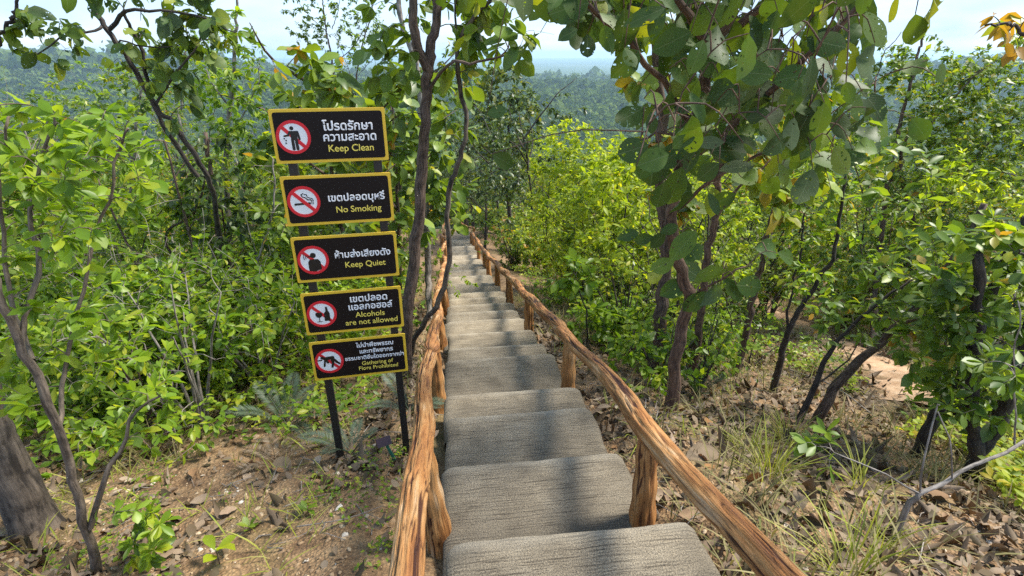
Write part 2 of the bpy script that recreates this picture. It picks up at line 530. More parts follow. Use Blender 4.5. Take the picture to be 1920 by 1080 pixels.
def ground_mat():
    m, nt, out = new_mat('soil_and_litter')
    geo = N_(nt, 'ShaderNodeNewGeometry').outputs['Position']
    big = noise(nt, geo, .9, 4)
    mid = noise(nt, geo, 9, 5, .65)
    peb = N_(nt, 'ShaderNodeTexVoronoi', i_Scale=55.0)
    nt.links.new(geo, peb.inputs['Vector'])
    c = ramp(nt, mid, [(.3, (.090, .050, .023)), (.45, (.215, .130, .062)), (.6, (.315, .205, .105)), (.75, (.38, .275, .16))])
    c = mixc(nt, .5, c, ramp(nt, math_(nt, 'MULTIPLY', peb.outputs['Distance'], 1.2), [(.15, (1.25, 1.22, 1.18)), (.75, (.45, .42, .40))]), 'MULTIPLY')
    green = ramp(nt, big, [(.54, (0, 0, 0)), (.72, (.5, .5, .5))])
    c = mixc(nt, green, c, (.12, .13, .035))
    far = attrib(nt, 'far')
    fn = noise(nt, geo, .055, 6, .7)
    fc = ramp(nt, fn, [(.35, (.022, .05, .016)), (.55, (.045, .09, .022)), (.7, (.08, .125, .03))])
    fb = noise(nt, geo, .0011, 4, .6)
    fc = mixc(nt, ramp(nt, fb, [(.5, (0, 0, 0)), (.62, (1, 1, 1))]), fc, (.15, .17, .07))
    fc = mixc(nt, attrib(nt, 'wood'), (.055, .095, .03), fc)
    c = mixc(nt, far, c, fc)
    pr = N_(nt, 'ShaderNodeBsdfPrincipled', i_Roughness=.95)
    nt.links.new(c, pr.inputs['Base Color'])
    h = math_(nt, 'SUBTRACT', math_(nt, 'MULTIPLY', mid, .8), math_(nt, 'MULTIPLY', peb.outputs['Distance'], .5))
    nt.links.new(bump(nt, h, .9, .03), pr.inputs['Normal'])
    nt.links.new(pr.outputs[0], out.inputs[0])
    return m
def soil_mat(name, cs):
    m, nt, out = new_mat(name)
    geo = N_(nt, 'ShaderNodeNewGeometry').outputs['Position']
    mid = noise(nt, geo, 7, 6, .7)
    c = ramp(nt, mid, [(.3, cs[0]), (.5, cs[1]), (.7, cs[2])])
    pr = N_(nt, 'ShaderNodeBsdfPrincipled', i_Roughness=.95)
    nt.links.new(c, pr.inputs['Base Color'])
    nt.links.new(bump(nt, mid, .8, .04), pr.inputs['Normal'])
    nt.links.new(pr.outputs[0], out.inputs[0])
    return m
M_SAND = soil_mat('sandy_soil', [(.27, .15, .075), (.41, .26, .15), (.50, .36, .235)])
def pebble_mat():
    m, nt, out = new_mat('pebbles')
    t = attrib(nt, 'tint')
    c = ramp(nt, t, [(0, (.16, .10, .055)), (.45, (.34, .23, .125)), (.8, (.43, .33, .21)), (1, (.55, .50, .43))])
    pr = N_(nt, 'ShaderNodeBsdfPrincipled', i_Roughness=.85)
    nt.links.new(c, pr.inputs['Base Color'])
    nt.links.new(pr.outputs[0], out.inputs[0])
    return m
M_PEB = pebble_mat()

# ------------------------------------------------------------------ the ground, one sheet to the horizon
def build_ground():
    tx = np.linspace(-1, 1, 321)
    xs = 9*tx+13000*np.sign(tx)*np.abs(tx)**9
    ty = np.linspace(0, 1, 380)
    ys = -6+26*ty+90*ty**4+13000*ty**14
    X, Y = np.meshgrid(xs, ys)
    Z = ground_z(X, Y)
    V = np.stack([X, Y, Z], -1).reshape(-1, 3)
    ny, nx = X.shape
    i = np.arange(ny-1)[:, None]*nx+np.arange(nx-1)[None]
    me = mesh_np('ground', V, np.stack([i, i+1, i+1+nx, i+nx], -1).reshape(-1, 4))
    far = np.clip((np.hypot(X, Y)-30)/40, 0, 1)
    attr(me, 'far', far.ravel())
    attr(me, 'wood', np.clip(1-(np.hypot(X, Y)-2500)/3000, .25, 1).ravel())
    tag(obj('ground', me, ground_mat()), kind='structure')
build_ground()

TRAIL = []
def off_trail(X, Y, d=.42):
    C = TRAIL[0]
    return np.min((X[:, None]-C[None, :, 0])**2+(Y[:, None]-C[None, :, 1])**2, axis=1) > d*d
def build_sandy_path():
    # the second trail, lower down on the right
    ctr = [on_ground(1735, 765), on_ground(1700, 720), on_ground(1640, 680), on_ground(1540, 630), on_ground(1460, 590), on_ground(1390, 555)]
    C = smooth_path(np.array(ctr), 60)
    TRAIL.append(C)
    T = norm(np.gradient(C, axis=0)[:, :2])
    Nn = np.stack([T[:, 1], -T[:, 0]], -1)
    w = np.linspace(-1, 1, 15)
    hw = .40+.16*vn(np.arange(60)*.35, 0, 0, 4)
    XY = C[:, None, :2]+Nn[:, None]*(w[None, :, None]*hw[:, None, None])
    X, Y = XY[..., 0], XY[..., 1]
    Z = ground_z(X, Y)+.03+.02*fbm(X*3, Y*3, 0, 3, 31)-.07*np.abs(w[None])**3
    V = np.stack([X, Y, Z], -1).reshape(-1, 3)
    i = np.arange(59)[:, None]*15+np.arange(14)[None]
    me = mesh_np('dirt_path', V, np.stack([i, i+1, i+16, i+15], -1).reshape(-1, 4))
    tag(obj('dirt_path', me, M_SAND), kind='structure')
build_sandy_path()

# ------------------------------------------------------------------ the concrete stairway
PT = np.array([-.1211, .9926])       # direction of the flight
PN = np.array([.9926, .1211])        # to its right
P0 = np.array([.46, 0.])
def along(s, off, z=0.0):
    q = P0+PT*s+PN*off
    return np.array([q[0], q[1], z])
def v_to_y(v):
    sy = (v-540)/FOC
    r = (SP+sy*CP)/(CP-sy*SP)
    y = 1.57/(r-.285)
    return y if 0 < y < 15 else 2.095/(r-.25)
NOSE = [.15, 1.08]+[v_to_y(v) for v in (995, 858, 770, 731, 667, 646, 620, 597, 581, 568, 556, 546, 529, 515, 504, 494, 485, 477, 468, 460)]+[24.2, 25.6]

def build_stairs():
    root = thing('concrete_staircase', 'long flight of weathered concrete steps with broomed grooves running down the middle of the slope', 'staircase', along(0, 0, 0))
    org = np.array(root.location)
    prev = -.9
    for k, Y in enumerate(NOSE):
        s1 = Y/PT[1]*.995
        s0 = prev
        z1 = float(zline(Y)) if k < len(NOSE)-1 else float(zline(24.2))-.02
        wl = -.54-.06*rng.random()
        wr = .55+.05*rng.random()
        if k == 2: wr = .66
        prof = [(s0-.12, .012)]
        nl = 22 if k < 9 else 8
        for t in np.linspace(0, 1, nl):
            prof.append((s0+(s1-s0-.022)*t, .012*(1-t)))
        r = .02
        for a in np.linspace(.15, 1, 6)*math.pi/2:
            prof.append((s1-.022+r*math.sin(a)+.004, -r+r*math.cos(a)))
        prof += [(s1+.004, -.10), (s1+.012, -.22), (s1+.02, -.45)]
        prof = np.array(prof)
        ws = np.linspace(wl, wr, 34 if k < 9 else 14)
        cols = np.concatenate([[wl-.012, wl-.006], ws, [wr+.006, wr+.012]])
        nc = len(cols)
        S = np.repeat(prof[:, 0][:, None], nc, 1)
        Zz = np.repeat(prof[:, 1][:, None], nc, 1)
        O = np.repeat(cols[None], len(prof), 0)
        wob = .007*fbm(O*3.2+k*7, 0*O+k, 0, 3, 41)
        topw = np.clip((S-s0)/(s1-s0), 0, 1)
        S = S+wob*topw
        # rounded plan corners at the nosing
        cr = np.clip((np.abs(O-(wl+wr)/2)-((wr-wl)/2-.06))/.06, 0, 1)
        S = S-.03*cr**2*topw**6
        Zz = Zz+.004*fbm(O*5+k*3, S*5, 0, 3, 43)*(Zz > -.05)-.02*cr**3*(Zz > -.05)
        O = O+.012*vn(S*5, O*0+k*3.3, 0, 47)*cr
        Zz[:, 0] = np.minimum(Zz[:, 0], 0)-.45
        Zz[:, 1] -= .03
        Zz[:, -1] = np.minimum(Zz[:, -1], 0)-.45
        Zz[:, -2] -= .03
        X = P0[0]+PT[0]*S+PN[0]*O-org[0]
        Yy = P0[1]+PT[1]*S+PN[1]*O-org[1]
        V = np.stack([X, Yy, Zz+z1-org[2]], -1).reshape(-1, 3)
        nr = len(prof)
        i = np.arange(nr-1)[:, None]*nc+np.arange(nc-1)[None]
        me = mesh_np('step', V, np.stack([i, i+1, i+1+nc, i+nc], -1).reshape(-1, 4))
        Uv = np.stack([O+k*3.1, S-Zz*(Zz < -.03)], -1).reshape(-1, 2)
        uvmap(me, Uv)
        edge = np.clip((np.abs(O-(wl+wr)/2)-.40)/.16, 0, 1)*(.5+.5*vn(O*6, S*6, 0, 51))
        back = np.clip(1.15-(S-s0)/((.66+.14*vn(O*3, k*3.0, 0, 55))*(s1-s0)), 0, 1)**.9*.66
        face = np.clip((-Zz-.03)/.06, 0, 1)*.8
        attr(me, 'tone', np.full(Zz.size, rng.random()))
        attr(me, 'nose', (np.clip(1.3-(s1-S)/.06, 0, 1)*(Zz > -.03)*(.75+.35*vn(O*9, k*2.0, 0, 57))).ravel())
        attr(me, 'dark_zone', np.clip(np.maximum(np.maximum(edge, back), face), 0, 1).ravel())  # dirt along the sides; darker towards the tread back and on the riser face
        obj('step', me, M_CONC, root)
        prev = s1
build_stairs()

# ------------------------------------------------------------------ the log railings (painted concrete logs)
def log_mesh(name, P, R, ns, seed, org, ends=True):
    P = np.asarray(P, float)
    n = len(P)
    T = norm(np.gradient(P, axis=0))
    L = np.concatenate([[0], np.cumsum(np.linalg.norm(np.diff(P, axis=0), axis=1))])
    up = np.array([0, 0, 1.]) if abs(T[n//2][2]) < .8 else np.array([0, 1., 0])
    B = norm(np.cross(T, up[None]))
    A = np.cross(B, T)
    th = np.arange(ns)*2*math.pi/ns
    c, s = np.cos(th)[None], np.sin(th)[None]
    l = L[:, None]
    wx = .25*vn(c*2+seed, s*2, l*3, seed)
    g1 = vn(c*2.9+wx+seed*3.1, s*2.9, l*1.3+wx, seed+1)
    g2 = vn(c*5.2+wx-seed*1.7, s*5.2, l*2.4+wx, seed+2)
    crack = np.maximum(np.exp(-(g1/.095)**2), .85*np.exp(-(g2/.10)**2))
    mask = np.clip(.75+.9*vn(c*1.5, s*1.5+seed, l*1.6, seed+3), 0, 1)
    crack = crack*mask
    kr = np.random.default_rng(seed+900)
    knot = np.zeros_like(crack)
    for _ in range(max(1, int(L[-1]*1.3))):
        kl, kt = kr.random()*L[-1], kr.random()*6.283
        dth = (th[None]-kt+math.pi) % (2*math.pi)-math.pi
        rr = np.sqrt((.06*dth)**2+((l-kl)*.6)**2)
        crack = np.maximum(crack, .9*np.exp(-((rr-.021)/.006)**2))
        crack = np.maximum(crack, .8*np.exp(-(rr/.008)**2))
        knot = knot+.10*np.exp(-(rr/.024)**2)
    bul = .065*vn(c*1.1+seed, s*1.1, l*2.2, seed+4)+.06*vn(c*3, s*3+seed, l*5, seed+5)+.03*vn(c*6, s*6+seed, l*13, seed+6)
    RR = np.asarray(R)[:, None]*(1+bul+knot)-.013*crack
    cap = np.ones(n)
    if ends:
        for q, f in ((0, .55), (1, .82), (2, .94)):
            cap[q] = f; cap[n-1-q] = f
    RR = RR*cap[:, None]
    V = P[:, None]+RR[..., None]*(A[:, None]*c[..., None]+B[:, None]*s[..., None])-org
    GR = np.stack([c*.065+0*l, s*.065+0*l, l+0*c+seed*1.7], -1)
    i = np.arange(n-1)[:, None]*ns+np.arange(ns)[None]
    j = np.arange(n-1)[:, None]*ns+(np.arange(ns)[None]+1) % ns
    Q = np.stack([i, i+ns, j+ns, j], -1).reshape(-1, 4)
    e = (n-1)*ns
    Vv = np.vstack([V.reshape(-1, 3), P[0]-org, P[-1]-org])
    a0, a1 = n*ns, n*ns+1
    k = np.arange(ns)
    Tt = np.vstack([np.stack([np.full(ns, a0), k, (k+1) % ns], -1), np.stack([np.full(ns, a1), e+(k+1) % ns, e+k], -1)])
    me = mesh_np(name, Vv, Q, Tt)
    attr(me, 'grain', np.vstack([GR.reshape(-1, 3), [[0, 0, 0], [0, 0, 0]]]), 'FLOAT_VECTOR')
    attr(me, 'crack', np.concatenate([crack.ravel(), [.5, .5]]))
    return me

def rail_z(s):
    Y = s*PT[1]
    return float(zline(Y))+.42
def build_railing(side, label):
    off0 = -.655 if side < 0 else .53
    root = thing('log_railing', label, 'railing', along(1.2, off0, float(zline(1.2))))
    org = np.array(root.location)
    def offs(s):
        w = off0+.016*math.sin(s*1.7+side)+.010*math.sin(s*4.1+side*2)
        if side > 0: w -= .06*min(1, max(0, (2.5-s)/1.0))
        if side < 0 and s > 9:
            w += .10*math.sin((s-9)*.75)*min(1, (s-9)/4)-(.03*(s-19) if s > 19 else 0)
        return w
    joints = [.1, 4.55, 8.9, 13.3, 17.8, 23.6] if side > 0 else [.1, 3.9, 8.1, 12.6, 17.2, 23.9]
    for q in range(len(joints)-1):
        a, b = joints[q]-.10, joints[q+1]+.06
        n = int((b-a)/(.025 if q < 2 else .08))
        ss = np.linspace(a, b, n)
        P = np.array([along(s, offs(s), rail_z(s)+.012*math.sin(s*2.3+side)+.03*(1-(s-a)/(b-a))) for s in ss])
        R = .060+.008*np.exp(-((ss-a)/.25)**2)+.004*np.sin(ss*3.3+q)-.006*(ss-a)/(b-a)
        obj('rail', log_mesh('rail', P, R, 56 if q < 2 else 28, 11+q*5+(3 if side > 0 else 0), org), M_LOG, root)
    ps = [.35, 2.12, 4.1, 6.3, 8.6, 11.0, 13.1, 15.3, 17.6, 19.8, 21.9, 23.7]
    for q, s in enumerate(ps):
        ds = -.02 if side > 0 else .06
        s = s+ds
        top = along(s, offs(s), rail_z(s)-.02)
        bot = along(s-.03, offs(s)+(.04 if side < 0 else .012)*(1+.6*math.sin(q*2.1)), float(zline(s*PT[1]))-.30)
        n = 26 if q < 4 else 10
        t = np.linspace(0, 1, n)[:, None]
        P = bot*(1-t)+top*t
        R = np.linspace(.078, .054, n)**1.0+.004*np.sin(np.arange(n)*.9+q)
        obj('post', log_mesh('post', P, R, 40 if q < 4 else 18, 61+q*3+(1 if side > 0 else 0), org, False), M_LOG, root)
build_railing(-1, 'brown log railing along the left edge of the steps, beside the notice boards')
build_railing(1, 'brown log railing along the right edge of the steps, towards the large-leaved tree')
def end_railing():
    q = [along(23.9, -.72, rail_z(23.9)-.05), along(25.0, -.75, rail_z(23.9)+.02), along(25.9, -.5, rail_z(23.9)+.03), along(26.2, -.1, rail_z(23.9)-.10), along(26.3, .35, rail_z(23.9)-.45), along(26.35, .9, rail_z(23.9)-.62)]
    root = thing('log_railing', 'short curved log railing closing the far landing at the bottom of the steps', 'railing', along(26, -.3, float(zline(25))))
    org = np.array(root.location)
    P = smooth_path(np.array(q), 50)
    obj('rail', log_mesh('rail', P, np.full(50, .06), 24, 77, org), M_LOG, root)
    for k in (2, 20, 34, 47):
        a = P[k]
        g = np.array([a[0], a[1], min(gz(a[0], a[1]), float(zline(24.5)))-.2])
        t = np.linspace(0, 1, 8)[:, None]
        obj('post', log_mesh('post', g*(1-t)+a*t, np.full(8, .055), 16, 80+k, org, False), M_LOG, root)
end_railing()

# ------------------------------------------------------------------ the sign stand
def prism(name, poly, d0, d1, mat, parent, hole=None):
    """flat outline in panel coordinates (a right, b up), front face at depth -d1, back at -d0 (towards the viewer)"""
    import bmesh
    bm = bmesh.new()
    f = [bm.verts.new((p[0], -d1, p[1])) for p in poly]
    b = [bm.verts.new((p[0], -d0, p[1])) for p in poly]
    n = len(poly)
    if hole is None:
        bm.faces.new(f)
        bm.faces.new(b[::-1])
    else:
        hf = [bm.verts.new((p[0], -d1, p[1])) for p in hole]
        hb = [bm.verts.new((p[0], -d0, p[1])) for p in hole]
        for k in range(n):
            m = (k+1) % n
            bm.faces.new((f[k], f[m], hf[m], hf[k]))
            bm.faces.new((b[m], b[k], hb[k], hb[m]))
            bm.faces.new((hf[k], hf[m], hb[m], hb[k]))
    for k in range(n):
        m = (k+1) % n
        bm.faces.new((f[m], f[k], b[k], b[m]))
    bmesh.ops.recalc_face_normals(bm, faces=bm.faces)
    me = bpy.data.meshes.new(name)
    bm.to_mesh(me); bm.free()
    return obj(name, me, mat, parent)
def rrect(x0, z0, x1, z1, r, n=5):
    pts = []
    for cx, cz, a0 in ((x1-r, z1-r, 0), (x0+r, z1-r, 90), (x0+r, z0+r, 180), (x1-r, z0+r, 270)):
        for k in range(n+1):
            a = math.radians(a0+90*k/n)
            pts.append((cx+r*math.cos(a), cz+r*math.sin(a)))
    return pts
def circ(cx, cz, r, n=40):
    return [(cx+r*math.cos(2*math.pi*k/n), cz+r*math.sin(2*math.pi*k/n)) for k in range(n)]
def capsule(x0, z0, x1, z1, r, n=6):
    a = math.atan2(z1-z0, x1-x0)
    p = []
    for k in range(n+1):
        t = a-math.pi/2+math.pi*k/n
        p.append((x1+r*math.cos(t), z1+r*math.sin(t)))
    for k in range(n+1):
        t = a+math.pi/2+math.pi*k/n
        p.append((x0+r*math.cos(t), z0+r*math.sin(t)))
    return p
def multi(name, polys, d0, d1, mat, parent):
    """several outlines that make ONE drawn pictogram, joined in one mesh; each outline a hair prouder than the one before"""
    import bmesh
    bm = bmesh.new()
    for q, poly in enumerate(polys):
        e = .00006*q
        f = [bm.verts.new((p[0], -d1-e, p[1])) for p in poly]
        b = [bm.verts.new((p[0], -d0, p[1])) for p in poly]
        n = len(poly)
        bm.faces.new(f); bm.faces.new(b[::-1])
        for k in range(n):
            m = (k+1) % n
            bm.faces.new((f[m], f[k], b[k], b[m]))
    bmesh.ops.recalc_face_normals(bm, faces=bm.faces)
    me = bpy.data.meshes.new(name)
    bm.to_mesh(me); bm.free()
    return obj(name, me, mat, parent)
def lettering(name, text, cx, cz, width, mat, parent, depth, bold=.0, hmax=None):
    cu = bpy.data.curves.new(name, 'FONT')
    cu.body = text
    cu.size = .05
    cu.align_x = 'CENTER'
    cu.align_y = 'BOTTOM_BASELINE'
    cu.bevel_depth = bold
    cu.bevel_resolution = 0
    cu.extrude = .0003
    o = bpy.data.objects.new(name, cu)
    COL.objects.link(o)
    bpy.context.view_layer.update()
    dg = bpy.context.evaluated_depsgraph_get()
    me = bpy.data.meshes.new_from_object(o.evaluated_get(dg))
    bpy.data.objects.remove(o)
    bpy.data.curves.remove(cu)
    n = len(me.vertices)
    co = np.empty(n*3, np.float32)
    me.vertices.foreach_get('co', co)
    co = co.reshape(-1, 3)
    x0, x1 = co[:, 0].min(), co[:, 0].max()
    k = width/(x1-x0)
    q = np.empty_like(co)
    q[:, 0] = (co[:, 0]-(x0+x1)/2)*k+cx
    q[:, 2] = co[:, 1]*k+cz
    q[:, 1] = -depth-co[:, 2]
    me.vertices.foreach_set('co', q.ravel())
    me.update()
    me.name = name
    me.materials.clear()
    return obj(name, me, mat, parent)

PANEL_W, PANEL_H = .60, .285
def slash(c, r):
    a = .70710678*r*.93
    w = .010
    return [(c[0]-a-w*.7, c[1]+a-w*.7), (c[0]-a+w*.7, c[1]+a+w*.7), (c[0]+a+w*.7, c[1]-a+w*.7), (c[0]+a-w*.7, c[1]-a-w*.7)]
def figures(kind, x, z):
    C = lambda a, b, c, d, r: capsule(x+a, z+b, x+c, z+d, r)
    O = lambda a, b, r: circ(x+a, z+b, r, 20)
    P = lambda pts: [(x+a, z+b) for a, b in pts]
    if kind == 'litter':
        return [O(-.004, .047, .0105), P([(-.016, .033), (.022, .033), (.020, -.016), (-.013, -.016)]), C(-.007, -.012, -.006, -.062, .0078), C(.012, -.012, .014, -.062, .0078),
                C(.023, .028, .030, -.010, .0058), C(-.016, .028, -.026, .010, .0055), C(-.026, .010, -.046, .007, .0045), O(-.048, -.006, .0042), O(-.040, -.016, .0042), O(-.042, -.030, .0042)]
    if kind == 'smoke':
        return [P([(-.052, -.020), (.036, -.016), (.036, -.004), (-.052, -.008)]), P([(.040, -.016), (.044, -.016), (.044, -.004), (.040, -.004)]), P([(.048, -.016), (.052, -.016), (.052, -.004), (.048, -.004)]),
                C(.002, .048, -.010, .040, .0028), C(-.010, .040, -.004, .028, .0028), C(-.004, .028, .012, .022, .0028), C(.012, .022, .022, .010, .0028), C(.022, .010, .038, .010, .0028), C(.038, .010, .044, .000, .0028),
                C(.006, .042, .020, .040, .0022), C(.020, .040, .022, .026, .0022), C(.022, .026, .036, .020, .0022), C(.036, .020, .048, .016, .0022), C(.048, .016, .052, .002, .0022)]
    if kind == 'noise':
        out = [O(.002, .030, .0165), C(-.016, .022, -.024, .024, .004), P([(-.030, -.066), (-.030, -.010), (-.018, .006), (.026, .006), (.040, -.010), (.042, -.060), (.0, -.074)])]
        for r in (.020, .030, .040):
            for k in range(4):
                a, b = math.radians(158+k*13), math.radians(158+(k+1)*13)
                out.append(C(-.012+r*math.cos(a), .026+r*math.sin(a), -.012+r*math.cos(b), .026+r*math.sin(b), .0016))
        return out
    if kind == 'wine':
        return [P([(-.036, .012), (-.039, -.002), (-.034, -.016), (-.024, -.023), (-.012, -.023), (-.002, -.016), (.002, -.002), (-.001, .012)]), C(-.018, -.022, -.018, -.050, .0024), P([(-.034, -.053), (-.002, -.053), (-.002, -.049), (-.034, -.049)]),
                P([(.012, -.048), (.046, -.050), (.046, .006), (.038, .020), (.036, .048), (.024, .048), (.024, .020), (.013, .006)])]
    return [O(-.040, .028, .0115), C(-.026, .020, .022, .024, .012), C(.020, .022, .046, -.012, .0085), C(.046, -.012, .060, -.024, .0075), C(.016, .014, .022, -.014, .0085), C(.022, -.014, .014, -.044, .0075),
            C(-.024, .016, -.034, -.034, .006), C(-.018, .012, -.010, -.010, .007), C(-.046, .012, -.070, .010, .004)]
def build_sign():
    yaw = .209
    base = np.array([-1.289, 2.955])
    lx = np.array([math.cos(yaw), math.sin(yaw)])
    pl, pr = base+lx*.075, base+lx*.535
    zl, zr = gz(*pl), gz(*pr)
    root = thing('notice_sign_stand', 'stand of five dark notice boards with yellow borders on two black posts', 'sign', (base[0], base[1], zl), yaw)
    import bmesh
    def box(name, x0, x1, y0, y1, z0, z1, mat, par):
        bm = bmesh.new()
        bmesh.ops.create_cube(bm, size=1)
        for v in bm.verts:
            v.co = ((x0+x1)/2+v.co.x*(x1-x0), (y0+y1)/2+v.co.y*(y1-y0), (z0+z1)/2+v.co.z*(z1-z0))
        bmesh.ops.bevel(bm, geom=bm.edges[:], offset=.003, segments=2, affect='EDGES')
        me = bpy.data.meshes.new(name); bm.to_mesh(me); bm.free()
        return obj(name, me, mat, par)
    Z0 = zl
    tops = [CAMZ-.270, CAMZ-.626, CAMZ-.980, CAMZ-1.338, CAMZ-1.677]
    box('post', .052, .098, .010, .056, -.35, tops[0]-.02-Z0, M_POST, root)
    box('post', .512, .558, .010, .056, min(zr, zl)-.35-Z0, tops[0]-.02-Z0, M_POST, root)
    spec = [
        ('litter', [('โปรดรักษา', .66, .40, .265, 0), ('ความสะอาด', .67, .60, .282, 0), ('Keep Clean', .67, .80, .242, 1)], 'top board asking to keep the place clean'),
        ('smoke', [('เขตปลอดบุหรี่', .665, .53, .315, 0), ('No Smoking', .675, .765, .253, 1)], 'board with a crossed out cigarette'),
        ('noise', [('ห้ามส่งเสียงดัง', .66, .50, .325, 0), ('Keep Quiet', .675, .725, .237, 1)], 'board with a crossed out shouting figure'),
        ('wine', [('เขตปลอด', .665, .285, .226, 0), ('แอลกอฮอล์', .675, .475, .268, 0), ('Alcohols', .66, .66, .180, 1), ('are not allowed', .67, .84, .322, 1)], 'board with a crossed out glass and bottle'),
        ('pick', [('ไม่นำพืชพรรณ', .67, .235, .236, 0), ('และทรัพยากร', .68, .395, .212, 0), ('ธรรมชาติอื่นใดออกจากป่า', .655, .55, .375, 0), ('Gathering of', .68, .705, .20, 1), ('Flora Prohibited', .685, .835, .252, 1)], 'bottom board with a crossed out bending figure'),
    ]
    for (kind, lines, lab), top in zip(spec, tops):
        zt = top-Z0
        plate = prism('sign_panel', rrect(0, zt-PANEL_H, PANEL_W, zt, .008), 0, .008, M_SYEL, root)
        plate['label'] = lab
        prism('panel_face', rrect(.016, zt-PANEL_H+.016, PANEL_W-.016, zt-.016, .014), .004, .0092, M_SBLACK, plate)
        c = (.108, zt-PANEL_H*.51)
        R = .089
        prism('disc', circ(c[0], c[1], R-.004), .006, .0102, M_SWHITE, plate)
        prism('prohibition_ring', circ(c[0], c[1], R), .006, .0116, M_SRED, plate, hole=circ(c[0], c[1], R-.0165))
        prism('prohibition_slash', slash(c, R), .006, .0124 if kind == 'smoke' else .0107, M_SRED, plate)
        multi('pictogram', figures(kind, c[0], c[1]), .006, .0112, M_INK, plate)
        for text, a, b, w, en in lines:
            lettering('english_lettering' if en else 'thai_lettering', text, a*PANEL_W, zt-b*PANEL_H, w, M_SLET if en else M_SWHITE, plate, .0104, .0004 if en else .0011)
build_sign()

def plant_label():
    p = on_ground(738, 872)
    root = thing('plant_label', 'small maroon plant label on a green stake next to the left railing', 'label', p)
    import bmesh
    def plate(name, w, h, t, loc, rot, mat):
        bm = bmesh.new()
        bmesh.ops.create_cube(bm, size=1)
        for v in bm.verts: v.co = (v.co.x*w, v.co.y*t, v.co.z*h)
        bmesh.ops.bevel(bm, geom=bm.edges[:], offset=.001, segments=1, affect='EDGES')
        me = bpy.data.meshes.new(name); bm.to_mesh(me); bm.free()
        o = obj(name, me, mat, root)
        o.location = loc; o.rotation_euler = rot
        return o
    plate('stake', .022, .30, .006, (0, 0, .08), (math.radians(12), math.radians(-12), 0), M_TEAL)
    pl = plate('label_plate', .10, .06, .003, (-.035, -.045, .24), (math.radians(-38), math.radians(-18), .15), M_MAROON)
plant_label()

